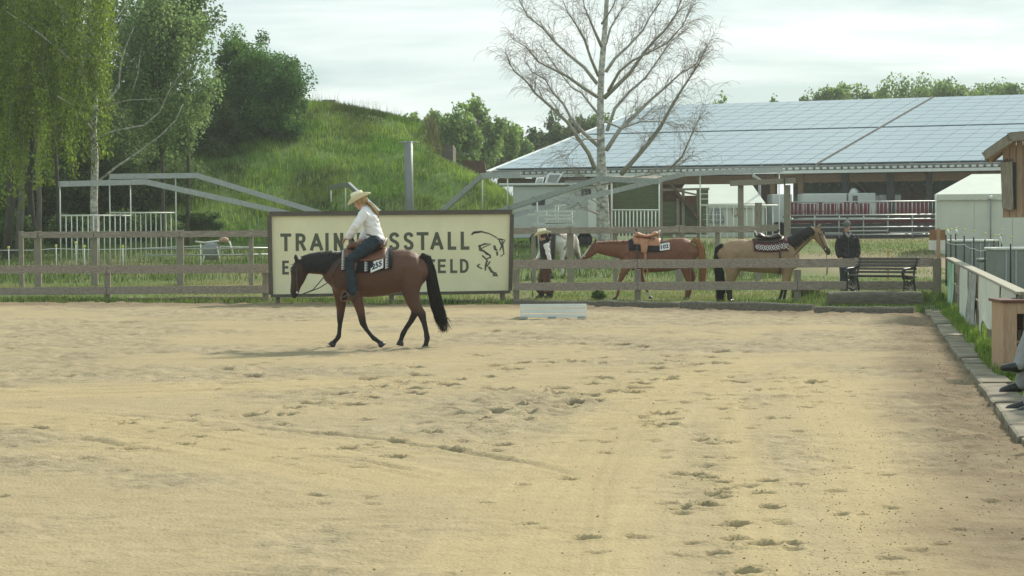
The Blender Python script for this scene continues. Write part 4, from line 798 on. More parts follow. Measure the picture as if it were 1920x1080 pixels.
xs = np.arange(-48, 3.01, .4); ys = np.arange(90, 140.01, .4)
bmsh, bX, bY = gridmesh('grass_bank', xs, ys, bank_z)
n = fbm(bX, bY, 2.2, 95); c = np.array([.11, .18, .04])[None] * (.8 + .5 * n)[:, None]; setcol(bmsh, c)
tag(link('grass_bank', bmsh, MT['ground_cover']), kind='structure')

def foliage_mat(name, trans=.5, rough=.6): return mat(name, WH, rough, .08, 3, attr=True, trans=trans, spec=.25)
foliage_mat('leaf'); foliage_mat('grass_blade', .45)
def blades(name, P, h, w, lean, col, label, cat, kind='stuff', parent=None, droop=.0):
    P = np.asarray(P, float); n = len(P); h = np.broadcast_to(h, n)[:, None]; a = RNG.uniform(0, 2 * np.pi, n); d = np.stack([np.cos(a), np.sin(a), 0 * a], 1); sd = np.stack([-np.sin(a * 1.7), np.cos(a * 1.7), 0 * a], 1)
    ln = (np.abs(RNG.normal(0, lean, n)))[:, None]; up_ = np.array([0, 0, 1.])[None]
    mid = P + up_ * h * .6 + d * h * ln * .35; tip = P + up_ * h * (1 - .25 * ln) + d * h * ln
    V = np.stack([P - sd * w / 2, P + sd * w / 2, mid + sd * w * .4, mid - sd * w * .4, tip], 1).reshape(-1, 3)
    i = np.arange(n)[:, None] * 5; q = np.concatenate([i + np.array([[0, 1, 2]]), i + np.array([[0, 2, 3]]), i + np.array([[3, 2, 4]])])
    o = link(name, npmesh(name, V, q, False, np.repeat(col, 5, 0)), MT['grass_blade'], parent)
    return tag(o, label, cat, kind=kind)
def gcol(n, a, b, v=.3): t = RNG.random((n, 1)); c = np.array(a)[None] * (1 - t) + np.array(b)[None] * t; return c * (1 + RNG.normal(0, v, (n, 1))).clip(.4, 1.8)
# paddock grass behind and before the fence
def scatter(nn, xr_, yr_, dens): x = RNG.uniform(*xr_, nn); y = RNG.uniform(*yr_, nn); k = RNG.random(nn) < dens(x, y); return x[k], y[k]
x, y = scatter(165000, (-17, 20), (45, 66), lambda x, y: (y > BK(x) + .3) * (x < KX(y) + 8) * np.clip((fbm(x, y, 1.3, 101) - .28) * 2.6, .08, 1) * np.where(y > 55, .6, 1) * np.where((x > KX(y) + 1.2) & (y < 51), .4, 1))
z = ground_z(x, y); t = fbm(x, y, 2.1, 103)[:, None]; t = sst(.4, .65, t); col = gcol(len(x), (.13, .20, .04), (.22, .28, .07)) * (1 - t * .8) + t * .8 * gcol(len(x), (.27, .25, .09), (.34, .31, .13), .2)
blades('paddock_grass', np.stack([x, y, z - .01], 1), RNG.uniform(.05, .13, len(x)), .012, .5, col, 'short green grass of the paddock behind the plank fence', 'grass')
x, y = scatter(130000, (-17, 10), (44.3, 56), lambda x, y: (y > BK(x) + .28) * (y < np.maximum(BK(x) + 1.7, 49.2 * (x > 4))) * np.clip((fbm(x, y, .5, 111) - .35) * 4, .1, 1)); col = gcol(len(x), (.08, .15, .03), (.17, .24, .055))
blades('verge_grass', np.stack([x, y, ground_z(x, y) - .01], 1), RNG.uniform(.06, .2, len(x)), .013, .5, col, 'longer grass tufts along the foot of the plank fence', 'grass')
yv = RNG.uniform(13, 49, 80000); off = RNG.uniform(.28, 1.5, 80000); k = RNG.random(80000) < np.clip((fbm(off * 2, yv, .8, 121) - .33) * 4, .03, 1) * np.clip(1.25 - np.abs(off - .62) * 1.5, .06, 1); yv, off = yv[k], off[k]
col = gcol(len(yv), (.13, .23, .035), (.26, .36, .06)); blades('kerb_grass', np.stack([KX(yv) + off, yv, 0 * yv + .0], 1), RNG.uniform(.05, .19, len(yv)) * np.where((yv > 20) & (yv < 26.5), .35, 1) * np.clip(1.5 - off * .7, .4, 1.2), .012, .5, col, 'bright green grass tufts between the kerb and side fence', 'grass')
yv = RNG.uniform(44, 62, 40000); xv = KX(yv) + RNG.uniform(1.2, 8, 40000); k = RNG.random(40000) < np.clip((fbm(xv, yv, 2.2, 131) - .3) * 3, .05, 1) * np.where(np.abs(xv - KX(yv) - 2.6) < 1.0, .15, 1) * np.where(yv < 49, .5, 1); xv, yv = xv[k], yv[k]
col = gcol(len(yv), (.13, .23, .035), (.24, .34, .06)); blades('outer_grass', np.stack([xv, yv, sst(58, 110, yv)], 1), RNG.uniform(.06, .16, len(yv)), .013, .5, col, 'green grass outside the side fence below the tanks', 'grass')
x, y = scatter(30000, (7, 24), (66, 97), lambda x, y: np.clip((fbm(x, y * .5, 3.2, 141) - .42) * 4, .0, 1) * np.clip(np.abs(y - 77) / 6 - .4, .04, 1)); col = gcol(len(x), (.13, .20, .04), (.22, .28, .07))
blades('far_meadow_grass', np.stack([x, y, sst(58, 110, y)], 1), RNG.uniform(.04, .11, len(x)), .025, .5, col, 'patchy meadow grass in front of the grandstand', 'grass')
x, y = scatter(42000, (-22, 9), (66, 94), lambda x, y: np.clip((fbm(x, y, 2.2, 151) - .25) * 2.5, .1, 1)); col = gcol(len(x), (.07, .13, .028), (.14, .19, .05))
blades('walker_grass', np.stack([x, y, sst(58, 110, y)], 1), RNG.uniform(.1, .32, len(x)), .022, .5, col, 'rough grass around the horse walker', 'grass')
# bank grass: tall tufts
nb = 115000; x = RNG.uniform(-26, 1.6, nb); y = RNG.uniform(93, 121, nb); z = bank_z(x, y); k = (z - sst(58, 110, y) > .15) & (RNG.random(nb) < np.clip((fbm(x, y, 1.0, 161) - .2) * 2.2, .25, 1)); x, y, z = x[k], y[k], z[k]
t = sst(.38, .66, fbm(x, y, 2.6, 163))[:, None]; col = gcol(len(x), (.085, .18, .022), (.15, .27, .036), .25) * (1 - t) + gcol(len(x), (.17, .26, .04), (.24, .32, .06), .2) * t
col = col * (.32 + .95 * sst(.30, .64, fbm(x, z * 1.5, 1.9, 169)))[:, None]
blades('bank_grass', np.stack([x, y, z - .03], 1), RNG.uniform(.16, .46, len(x)) * (.7 + .6 * fbm(x, y, 1.4, 167)), .035, .45, col, 'long green grass covering the bank', 'grass')
nb = 420; x = RNG.uniform(-11, -3.9, nb); y = RNG.uniform(114, 118.5, nb); z = bank_z(x, y); col = gcol(nb, (.20, .19, .08), (.26, .24, .11))
blades('seed_stalks', np.stack([x, y, z], 1), RNG.uniform(.4, 1.15, nb), .009, .3, col, 'thin dry seed stalks standing on the crest of the bank', 'grass')
# rank brown plants at the shelter mouth
x = RNG.uniform(-4.2, 1.0, 2600); y = RNG.uniform(106, 112, 2600); z = bank_z(x, y); col = gcol(2600, (.13, .10, .055), (.10, .13, .045)); blades('dry_weeds', np.stack([x, y, z], 1), RNG.uniform(.3, 1.2, 2600), .035, .4, col, 'brown dry weeds at the end of the bank', 'weeds')
# weeds and longer tufts at bench and post
def tuft(cx, cy, r, nn, h, col, label): a = RNG.uniform(0, 6.28, nn); q = r * np.sqrt(RNG.random(nn)); return blades('grass_tuft', np.stack([cx + q * np.cos(a), cy + q * np.sin(a) * .6, 0 * a + gz(cx, cy)], 1), RNG.uniform(.4, 1, nn) * h, .013, .45, col(nn), label, 'grass tuft', None)
tuft(W(1692, 403, 48.6).x, 48.6, .7, 1500, .42, lambda n_: gcol(n_, (.11, .17, .04), (.20, .25, .07)), 'tall grass tuft growing behind the right end of the bench')
tuft(W(1510, 403, 52.2).x, 52.2, .35, 700, .55, lambda n_: gcol(n_, (.13, .15, .05), (.22, .22, .09)), 'tall dry weeds beside the buckskin horse forelegs')
tuft(W(1822, 403, 62).x, 62, .5, 700, .5, lambda n_: gcol(n_, (.16, .17, .07), (.26, .25, .12)), 'dry straw tuft left of the farther metal tank')

# ------------------------------------------------------------------ leaves, branches, trees
BR = 2.0
def leaves(name, P, size, col, parent, droop=0., asp=.6):
    n = len(P); d = RNG.normal(0, 1, (n, 3)); d[:, 2] -= droop * 2; d /= np.linalg.norm(d, axis=1)[:, None]; r = RNG.normal(0, 1, (n, 3)); s = np.cross(d, r); s /= np.linalg.norm(s, axis=1)[:, None]
    col = np.minimum(np.asarray(col) * BR * np.array([.95, 1.08, .72]), .9); sz = (size * RNG.uniform(.6, 1.3, n))[:, None]
    V = np.stack([P, P + d * sz * .5 + s * sz * asp * .5, P + d * sz, P + d * sz * .5 - s * sz * asp * .5], 1).reshape(-1, 3)
    return link(name, npmesh(name, V - np.array(rootloc(parent)), np.arange(n * 4).reshape(n, 4), False, np.repeat(col, 4, 0)), MT['leaf'], parent)
mat('birch_bark', (.30, .29, .255), .8, .6, 2.6, (2, 2, 2.6), .015, 9, mottle=(.40, .58), col2=(.44, .43, .385)); mat('grey_bark', (.19, .175, .145), .9, .3, 5, (2, 2, .6), .02, 10); mat('dark_bark', (.09, .085, .065), .9, .3, 4, (2, 2, .6), .02, 8)
mat('limb_bark', (.34, .32, .275), .85, .35, 5, (3, 3, 3)); mat('twig_bark', (.30, .265, .215), .85, .25, 8)
def crown_pts(c_, rad, nblob, nleaf, rng, blob=.34, shell=.65):
    c_ = np.array(c_); rad = np.array(rad); d = rng.normal(0, 1, (nblob, 3)); d /= np.linalg.norm(d, axis=1)[:, None]; q = rng.random(nblob) ** (1 / 2.2); B_ = d * q[:, None] * .85
    B_[:, 2] = np.where(B_[:, 2] < -.6, -.6, B_[:, 2]); idx = rng.integers(0, nblob, nleaf); dd = rng.normal(0, 1, (nleaf, 3)); dd /= np.linalg.norm(dd, axis=1)[:, None]
    rr = (rng.random(nleaf) ** .45)[:, None] * (blob * rng.uniform(.55, 1.25, nblob))[idx][:, None]
    return c_ + (B_[idx] + dd * rr) * rad, idx, B_ * rad + c_
def leafy_tree(name, base, crown_c, rad, nleaf, size, ca, cb, label, group=None, nblob=40, seed=0, bark='grey_bark', tr_r=.18, cat='tree', blob=.34, droop=.3):
    rng = np.random.default_rng(seed); t = thing(name, base, label, cat, group); base = Vector(base)
    m = MB(); c_ = Vector(crown_c); P, idx, B_ = crown_pts(crown_c, rad, nblob, nleaf, rng, blob)
    m.tube([base - Vector((0, 0, .2)), base.lerp(c_, .35) + Vector((random.uniform(-.2, .2), 0, 0)), base.lerp(c_, .7), c_ + Vector((0, 0, rad[2] * .5))], [tr_r, tr_r * .8, tr_r * .6, tr_r * .15], 8)
    for b in B_[: min(nblob, 16)]: b = Vector(b); s_ = base.lerp(c_, rng.uniform(.45, .95)); m.tube([s_, s_.lerp(b, .5) + Vector((0, 0, -.15)), b], [tr_r * .4, tr_r * .25, tr_r * .08], 5)
    m.build('trunk', MT[bark], t)
    tt = rng.random((nblob, 1)); bc = np.array(ca)[None] * (1 - tt) + np.array(cb)[None] * tt; col = bc[idx] * (1 + rng.normal(0, .22, (nleaf, 1))).clip(.5, 1.7)
    leaves('crown', P, size, col, t, droop); return t
# --- bare birch in the middle
def limbs_tree(name, base, label, cat, trunk, trad, limbs, bark, sub, seed, fine=True):
    rg = random.Random(seed); t = thing(name, base, label, cat); m = MB(); m.tube(trunk, trad, 12); m.build('trunk', MT[bark], t)
    tw = MB()
    for li, (pts, r0, r1) in enumerate(limbs):
        lm = MB(); n_ = len(pts); lm.tube(pts, [r0 + (r1 - r0) * (i / (n_ - 1)) for i in range(n_)], 7); lm.build('limb', MT['limb_bark'], t)
        L_ = sum((pts[i + 1] - pts[i]).length for i in range(n_ - 1)); cnt = int(L_ * sub)
        for k in range(cnt):
            f = rg.uniform(.15, 1); i = min(int(f * (n_ - 1)), n_ - 2); fr = f * (n_ - 1) - i; p = pts[i].lerp(pts[i + 1], fr); d = (pts[i + 1] - pts[i]).normalized()
            side = Vector((rg.uniform(-1, 1), rg.uniform(-1, 1), rg.uniform(-.4, .7))); dv = (d * 1.0 + side * .65 + Vector((0, 0, .25))).normalized(); ln = rg.uniform(.7, 2.6) * (1.15 - .55 * f); q = [p]
            for s_ in range(5): dv = (dv + Vector((rg.uniform(-.3, .3), rg.uniform(-.3, .3), rg.uniform(-.15, .25) - .03 * s_))).normalized(); q.append(q[-1] + dv * ln / 5)
            rr = max(.010, r0 * .13); tw.tube(q, [rr, rr * .85, rr * .7, rr * .6, rr * .5, rr * .4], 3, False)
            for b in range(6 if fine else 1):
                j = rg.randint(1, 5); s0_ = q[j]; dv2 = (dv + Vector((rg.uniform(-1, 1), rg.uniform(-1, 1), rg.uniform(-.5, .5)))).normalized(); l2 = rg.uniform(.3, .9); qq = [s0_]
                for s_ in range(4): dv2 = (dv2 + Vector((rg.uniform(-.25, .25), rg.uniform(-.25, .25), -.13 * (s_ + 1)))).normalized(); qq.append(qq[-1] + dv2 * l2 / 4)
                tw.tube(qq, [.0065, .006, .0055, .005, .004], 3, False)
    o = tw.build('twigs', MT['twig_bark'], t); o['kind'] = 'stuff'; return t
YB = 88.; zc = lambda l, d0=0, d1=0: [W(900 + x / 2.454, y / 2.454, YB + d0 + (d1 - d0) * (i / (len(l) - 1))) for i, (x, y) in enumerate(l)]
tk = [GP(1131, YB) - Vector((0, 0, .3))] + [W(x, y, YB) for x, y in ((1131, 440), (1130, 385), (1128, 330), (1127, 280), (1126, 230), (1126, 180), (1128, 130), (1132, 80), (1136, 30), (1139, -30), (1141, -140))]
sc_ = YB / 4000
trad = [.34, .29, .265, .22, .175, .155, .14, .13, .115, .10, .08, .03]
LB = [([(528, 775), (500, 705), (455, 640), (400, 560), (330, 495), (255, 430), (215, 375), (160, 330), (135, 290)], -1, -4, .1), ([(545, 672), (470, 605), (420, 545), (385, 480), (335, 425), (300, 365), (240, 330), (200, 270)], 1, 4, .09), ([(540, 445), (470, 400), (400, 350), (340, 320), (270, 285), (210, 215), (150, 180)], -1, -3.5, .08), ([(538, 385), (480, 310), (420, 262), (350, 200), (290, 130), (220, 75), (180, 0), (150, -60)], 1, 3, .085), ([(540, 520), (500, 470), (470, 430), (420, 400), (340, 300), (300, 240)], 2, 5, .06), ([(560, 215), (530, 150), (505, 90), (480, 30), (470, -40)], -1, -2, .075), ([(545, 350), (510, 270), (480, 180), (440, 110), (400, 50), (370, -30)], -2, -4, .07),
      ([(572, 450), (630, 395), (690, 335), (760, 235), (800, 190), (850, 140), (900, 70), (930, -10)], -1, -4, .1), ([(580, 330), (620, 270), (680, 215), (750, 140), (780, 80), (830, 10), (850, -60)], 1, 3, .075), ([(582, 690), (640, 600), (710, 535), (780, 465), (850, 405), (920, 340), (990, 300), (1040, 230)], 1, 5, .10), ([(650, 800), (700, 745), (770, 665), (830, 585), (870, 510), (920, 425), (960, 365), (1005, 300), (1050, 200)], -1.5, -5, .11), ([(585, 600), (620, 500), (690, 420), (760, 360), (830, 260), (880, 190), (960, 130)], 2, 5, .08), ([(590, 420), (640, 330), (700, 280), (780, 240), (860, 200), (930, 120), (980, 30)], -2, -5, .07), ([(880, 770), (930, 720), (965, 640), (1000, 560), (1040, 500)], -3, -5, .05), ([(578, 205), (600, 130), (640, 60), (700, -10)], 1, 2, .06), ([(560, 110), (600, 50), (640, -30)], -1, -2, .05), ([(578, 560), (650, 590), (740, 560), (840, 560), (930, 600)], -2, -4, .05), ([(540, 640), (480, 640), (420, 700), (380, 740)], -2, -3, .04), ([(560, 850), (640, 830), (740, 810), (860, 790), (950, 740)], -2, -4, .05), ([(540, 930), (480, 900), (430, 960)], -1, -2, .035), ([(545, 985), (500, 968), (455, 960)], -1, -1.5, .045), ([(548, 880), (500, 830), (430, 800)], -1, -2, .03)]
limbs_tree('bare_birch', GP(1131, YB), 'tall bare birch with pale trunk and fine drooping twigs before the hall', 'tree', tk, trad, [(zc(l, a, b), r, r * .14) for l, a, b, r in LB], 'birch_bark', 6.2, 5)

# --- weeping birch at the left edge
YW = 78.
wb = thing('weeping_birch', GP(178, YW), 'leafy weeping birch with white trunk and hanging foliage at left edge', 'tree')
m = MB(); m.tube([GP(178, YW) - Vector((0, 0, .2))] + [W(x, y, YW) for x, y in ((177, 440), (176, 380), (178, 300), (175, 240), (180, 150), (172, 60), (165, -20), (160, -150), (155, -260))], [.17, .15, .14, .13, .12, .115, .10, .085, .05, .02], 10); m.build('trunk', MT['birch_bark'], wb)
for pts, r0, d in (([(178, 345), (215, 315), (260, 285), (300, 255), (330, 225), (343, 195)], .05, -1.5), ([(180, 210), (195, 195), (222, 165), (226, 120), (240, 75), (252, 50)], .055, -1), ([(176, 260), (215, 245), (270, 235), (300, 210), (315, 175), (330, 150), (346, 130)], .04, -2), ([(183, 120), (200, 85), (210, 45), (240, 5)], .07, -1), ([(192, 200), (240, 188), (305, 185)], .03, -1.5), ([(245, 182), (258, 140), (265, 90)], .03, -1), ([(180, 100), (150, 60), (110, 10), (80, -50)], .07, -2), ([(178, 180), (130, 110), (70, 60), (10, 20)], .06, -3), ([(178, 250), (140, 200), (90, 170), (30, 160)], .05, -2)):
    MB().tube([W(x, y, YW + d * i / (len(pts) - 1)) for i, (x, y) in enumerate(pts)], [r0 * (1 - .75 * i / (len(pts) - 1)) for i in range(len(pts))], 6).build('limb', MT['birch_bark'], wb)
P = []; C = []; rg = np.random.default_rng(17); tw = MB()
for k in range(430):
    px = rg.uniform(-130, 205); dY = rg.uniform(-3.2, 2.6); top = rg.uniform(-190, 240) if px < 150 else rg.uniform(-190, 190)
    lim = np.interp(px, [-130, 0, 40, 85, 110, 150, 190, 210], [420, 385, 400, 355, 300, 345, 335, 270]); ln = min(rg.uniform(70, 190), lim - top + rg.uniform(-25, 12))
    if ln < 20: continue
    a = np.array(W(px, top, YW + dY)); b = np.array(W(px + rg.normal(0, 9), top + ln, YW + dY + rg.normal(0, .25))); nl = int(ln * 1.15); f = rg.random(nl)[:, None]; q = a + (b - a) * f + rg.normal(0, 1, (nl, 3)) * np.array([.10, .12, .05]) * (1.1 - .4 * f); P.append(q)
    cc = np.array([.19, .235, .05]) / BR * rg.uniform(.6, 1.35); C.append(np.repeat(cc[None], nl, 0) * (1 + rg.normal(0, .2, (nl, 1))).clip(.5, 1.6))
    if k % 3 == 0: tw.tube([a, (a + b) / 2 + rg.normal(0, .06, 3), b], .008, 3, False)
tw.build('hanging_twigs', MT['twig_bark'], wb)['kind'] = 'stuff'
leaves('crown', np.concatenate(P), .115, np.concatenate(C), wb, 1.2, .65)
# --- trees behind it
def tree_px(name, px, py, Y, rpx, rpy, nleaf, size, ca, cb, label, group='trees on the left', **k):
    c_ = W(px, py, Y); s_ = Y / F; return leafy_tree(name, GP(px, Y) if Y < 92 or px > 900 else Vector((c_.x, Y, float(bank_z(c_.x, Y)))), c_, (rpx * s_, min(rpx, rpy) * s_ * .8, rpy * s_), nleaf, size, ca, cb, label, group, **k)
GD, GM, GL_ = (.045, .075, .032), (.07, .105, .042), (.115, .15, .065)
tree_px('grey_poplar', 300, 130, 90, 118, 215, 26000, .15, (.085, .115, .06), (.175, .21, .12), 'grey green poplar filling the space right of the weeping birch', seed=2, nblob=80, blob=.24, bark='dark_bark', tr_r=.1)
tree_px('grey_poplar', 345, 10, 92, 75, 95, 8000, .15, (.075, .105, .055), (.14, .18, .09), 'tall grey green tree top above the poplar near the sky edge', seed=12, nblob=36, blob=.28, bark='dark_bark', tr_r=.09)
tree_px('dark_tree', 60, 120, 92, 170, 260, 13000, .19, (.035, .055, .025), (.06, .08, .035), 'dark tree behind the weeping birch', seed=3, nblob=60, blob=.3, bark='dark_bark')
tree_px('dark_tree', -90, 150, 88, 150, 230, 9000, .2, (.035, .055, .025), (.06, .08, .035), 'dark tree cut off by the left edge behind the weeping birch', seed=4, nblob=50, bark='dark_bark')
tree_px('dark_tree', 180, 290, 99, 150, 150, 14000, .2, (.04, .06, .028), (.07, .095, .04), 'dark low tree behind the birch trunk', seed=5, nblob=50, bark='dark_bark')
tree_px('broad_bush', 478, 185, 106, 118, 108, 34000, .14, (.035, .075, .028), (.07, .125, .042), 'dense dark green bush standing on the bank', seed=6, nblob=85, blob=.26, tr_r=.06, bark='dark_bark')
tree_px('broad_bush', 452, 105, 108, 55, 75, 9000, .14, (.045, .085, .032), (.08, .13, .045), 'upper dark green bush top behind the dense bush', seed=7, nblob=34, blob=.3, tr_r=.1)
tree_px('broad_bush', 395, 235, 103, 55, 75, 8000, .14, (.04, .06, .028), (.08, .105, .045), 'small shaded bush between poplar and dense bush', seed=8, nblob=30, tr_r=.08)
tree_px('broad_bush', 553, 165, 107, 35, 62, 4000, .13, (.05, .09, .035), (.09, .135, .05), 'feathery bush spray at the right of the dense bush', seed=9, nblob=18, tr_r=.07, blob=.32)
for i, (px, x2, r_, Y) in enumerate(((10, 30, .19, 84), (32, 44, .16, 86), (70, 68, .12, 87), (-20, -25, .2, 85), (108, 100, .1, 89))):
    b = GP(px, Y); tt = W(x2, 130, Y); m = MB(); m.tube([b - Vector((0, 0, .2)), b.lerp(tt, .3) + Vector((.08, 0, 0)), b.lerp(tt, .65) - Vector((.05, 0, 0)), tt], [r_, r_ * .85, r_ * .7, r_ * .4], 9)
    t = thing('wood_tree', b, ['dark leaning trunk at the far left edge under the foliage', 'second dark trunk from the left edge, leaning right', 'thin grey trunk left of the tall corner posts', 'dark trunk just outside the left edge', 'slim trunk between the corner posts and the birch'][i], 'tree', 'trunks at the wood edge'); m.build('trunk', MT['grey_bark' if i in (1, 2) else 'dark_bark'], t)
    c_, idx, _ = crown_pts(tt, (2.2, 1.6, 2.6), 12, 1800, np.random.default_rng(50 + i)); leaves('crown', c_, .2, gcol(1800, (.035, .055, .025), (.065, .085, .035)), t)
tree_px('dark_tree', 275, 345, 97, 120, 85, 12000, .16, (.04, .062, .028), (.085, .11, .05), 'low dark leafy tree filling the gap under the poplar', seed=41, nblob=50, bark='dark_bark', tr_r=.07)
tree_px('dark_tree', 95, 370, 96, 120, 70, 9000, .17, (.035, .055, .025), (.065, .085, .035), 'low dark leafy tree behind the trunks at left', seed=42, nblob=40, bark='dark_bark', tr_r=.07)
tree_px('broad_bush', 420, 262, 104.5, 60, 36, 7000, .13, (.035, .07, .025), (.07, .115, .042), 'low dark bush at the left foot of the dense bush', seed=43, nblob=26, tr_r=.05)
tree_px('broad_bush', 520, 245, 105, 68, 36, 8000, .13, (.035, .075, .027), (.07, .12, .042), 'low dark bush at the right foot of the dense bush', seed=44, nblob=28, tr_r=.05)
tree_px('broad_bush', 432, 200, 105, 62, 88, 12000, .14, (.035, .075, .028), (.075, .125, .045), 'dense dark bush filling the gap left of the dense bush', seed=45, nblob=40, tr_r=.05, bark='dark_bark')
# undergrowth along the wood edge
for i, (px, py, Y, rx, ry) in enumerate(((20, 440, 88, 60, 40), (130, 430, 90, 60, 38), (250, 425, 92, 70, 35), (370, 420, 93.5, 60, 26), (-70, 430, 87, 60, 45))):
    tree_px('undergrowth_shrub', px, py, Y, rx, ry, 5200, .13, (.04, .07, .028), (.085, .115, .045), ['dark undergrowth shrub under the trunks at far left', 'dark undergrowth shrub left of the birch trunk', 'dark undergrowth shrub right of the birch trunk', 'low undergrowth shrub at foot of the bank', 'undergrowth shrub cut off by left edge'][i], 'undergrowth', seed=30 + i, nblob=26, tr_r=.04, cat='shrub')
# backdrop wood closing the gaps
P = []; rg = np.random.default_rng(77)
for k in range(70): c_ = np.array(W(rg.uniform(-160, 330), rg.uniform(-120, 400), rg.uniform(103, 116))); P.append(c_ + rg.normal(0, 1, (260, 3)) * np.array([1.0, .8, 1.0]))
P = np.concatenate(P); o = leaves('far_wood', P, .34, gcol(len(P), (.035, .055, .025), (.06, .08, .035)), None); tag(o, 'dark mass of the wood behind the trees at left', 'wood', kind='stuff')
# --- far trees
FT = [(760, 262, 150, 34, 58, 'pale far tree just behind the crest of the bank'), (812, 262, 160, 40, 60, 'grey far tree second from the bank crest'), (862, 262, 150, 48, 72, 'round far tree left of the tallest birch'), (898, 255, 158, 46, 76, 'tallest far birch between bank and hall'), (940, 275, 165, 36, 62, 'slim far birch right of the tallest one'), (968, 292, 172, 30, 50, 'low far tree beside the hall roof edge'), (1005, 292, 178, 26, 46, 'small dark far tree left of the pine'), (1038, 272, 180, 34, 58, 'dark far pine above the hall roof corner'), (1090, 262, 182, 34, 52, 'far tree seen through the bare birch left limbs'), (1128, 262, 190, 30, 50, 'far tree right behind the bare birch trunk'), (1180, 262, 195, 40, 58, 'far tree behind the hall roof slope right of the birch'),
      (1352, 235, 205, 18, 52, 'small far tree top peeping over the roof ridge'), (1450, 232, 205, 10, 46, 'tiny far tree tip peeping over the roof ridge'), (1545, 212, 200, 30, 52, 'leftmost far tree above the right part of the roof'), (1595, 214, 205, 30, 48, 'second far tree above the right part of the roof'), (1652, 214, 205, 26, 42, 'low far tree above the right part of the roof'), (1700, 206, 200, 36, 52, 'broad far tree in the middle of the roofline row'), (1748, 204, 205, 36, 54, 'tallest far tree in the roofline row'), (1795, 206, 200, 34, 52, 'far tree right of the tallest in the roofline row'), (1845, 205, 204, 36, 50, 'far tree second from right in the roofline row'), (1892, 208, 200, 34, 46, 'rightmost far tree in the roofline row'), (1950, 208, 205, 40, 50, 'far tree at the right picture edge over the roof')]
for i, (px, py, Y, rx, ry, lab) in enumerate(FT):
    dark = i in (6, 7, 8); ca, cb = ((.04, .06, .03), (.07, .095, .045)) if dark else ((.075, .115, .045), (.135, .175, .07))
    c_ = W(px, py, Y); s_ = Y / F; rad = (rx * s_ * (1.15 if px < 1300 or rx < 20 else 2.1), rx * s_, ry * s_ * (1.1 if px < 1300 else 1.25)); b = Vector((c_.x, Y, 1.0))
    leafy_tree('far_tree', b, c_, rad, (5200 if px < 1300 else 6000) if rx > 20 else 1600, .32, ca, cb, lab, 'far trees', nblob=34 if px < 1300 else 60, seed=100 + i, tr_r=.2, blob=.3, droop=.6)
# small clipped shrub in the grass
leafy_tree('round_shrub', GP(1123, 52.2), W(1123, 553, 52.2), (.18, .16, .16), 2600, .035, (.035, .065, .02), (.07, .105, .035), 'small round dark green shrub in the grass below the chestnut horse', nblob=26, seed=3, tr_r=.02, cat='shrub')
# ------------------------------------------------------------------ organic bodies: lofted sections fused into one skin
def loft(V, Fs, ch, lat, inf=0., n=16):
    pts = [Vector(c[0]) for c in ch]; rings = []; lat = Vector(lat)
    sec = [(p, c[1] + inf, (c[2] if len(c) > 2 else c[1]) + inf) for p, c in zip(pts, ch)]
    t0 = (pts[1] - pts[0]).normalized(); t1 = (pts[-1] - pts[-2]).normalized()
    p, h, w = sec[0]; r = min(h, w); pre = [(p - t0 * r * .8, h * .35, w * .35, t0), (p - t0 * r * .5, h * .75, w * .75, t0)]
    p, h, w = sec[-1]; r = min(h, w); post = [(p + t1 * r * .5, h * .75, w * .75, t1), (p + t1 * r * .8, h * .35, w * .35, t1)]
    full = pre + [(p, h, w, (pts[min(i + 1, len(pts) - 1)] - pts[max(i - 1, 0)]).normalized()) for i, (p, h, w) in enumerate(sec)] + post
    b = len(V)
    for p, h, w, t in full:
        l = lat - t * lat.dot(t)
        if l.length < .05: l = t.orthogonal()
        l.normalize(); u = t.cross(l)
        for k in range(n): a = 2 * math.pi * k / n; V.append(p + l * (math.cos(a) * w) + u * (math.sin(a) * h))
    m_ = len(full)
    Fs += [(b + i * n + k, b + i * n + (k + 1) % n, b + (i + 1) * n + (k + 1) % n, b + (i + 1) * n + k) for i in range(m_ - 1) for k in range(n)] + [tuple(b + k for k in range(n - 1, -1, -1)), tuple(b + (m_ - 1) * n + k for k in range(n))]
def organic(name, chains, matl, parent, vox, inf=0., colf=None, smooth=6, sf=.5, wr=0.):
    V, Fs = [], []
    for c in chains: loft(V, Fs, c[0], c[1], inf)
    me = bpy.data.meshes.new(name); me.from_pydata([tuple(v) for v in V], [], Fs); bm = bmesh.new(); bm.from_mesh(me); bmesh.ops.recalc_face_normals(bm, faces=bm.faces); bm.to_mesh(me); bm.free()
    o = bpy.data.objects.new(name, me); COL.objects.link(o); r = o.modifiers.new('r', 'REMESH'); r.mode = 'VOXEL'; r.voxel_size = vox; r.use_smooth_shade = True
    s = o.modifiers.new('s', 'SMOOTH'); s.iterations = smooth; s.factor = sf
    dg = bpy.context.evaluated_depsgraph_get(); m2 = bpy.data.meshes.new_from_object(o.evaluated_get(dg)); bpy.data.objects.remove(o)
    co = np.empty(len(m2.vertices) * 3, np.float32); m2.vertices.foreach_get('co', co); co = co.reshape(-1, 3)
    if wr:
        nn_ = np.empty(len(co) * 3, np.float32); m2.vertices.foreach_get('normal', nn_); nn_ = nn_.reshape(-1, 3)
        d_ = fbm(co[:, 0] * 1.1 + co[:, 1] * .8, co[:, 2] * 1.7 + co[:, 0] * .6, .11, 301, 3) - .5 + .6 * np.abs(vn(co[:, 0] * .7 - co[:, 2] * .9, co[:, 1] + co[:, 2] * .8, .09, 303) - .5) - .15
        co += nn_ * (d_ * wr * 2)[:, None].astype(np.float32)
    if colf is not None: setcol(m2, colf(co))
    co -= np.array(rootloc(parent), np.float32); m2.vertices.foreach_set('co', co.ravel()); m2.update(); m2.materials.clear(); m2.materials.append(matl); m2.name = name
    m2.polygons.foreach_set('use_smooth', np.ones(len(m2.polygons), bool))
    return link(name, m2, None, parent)
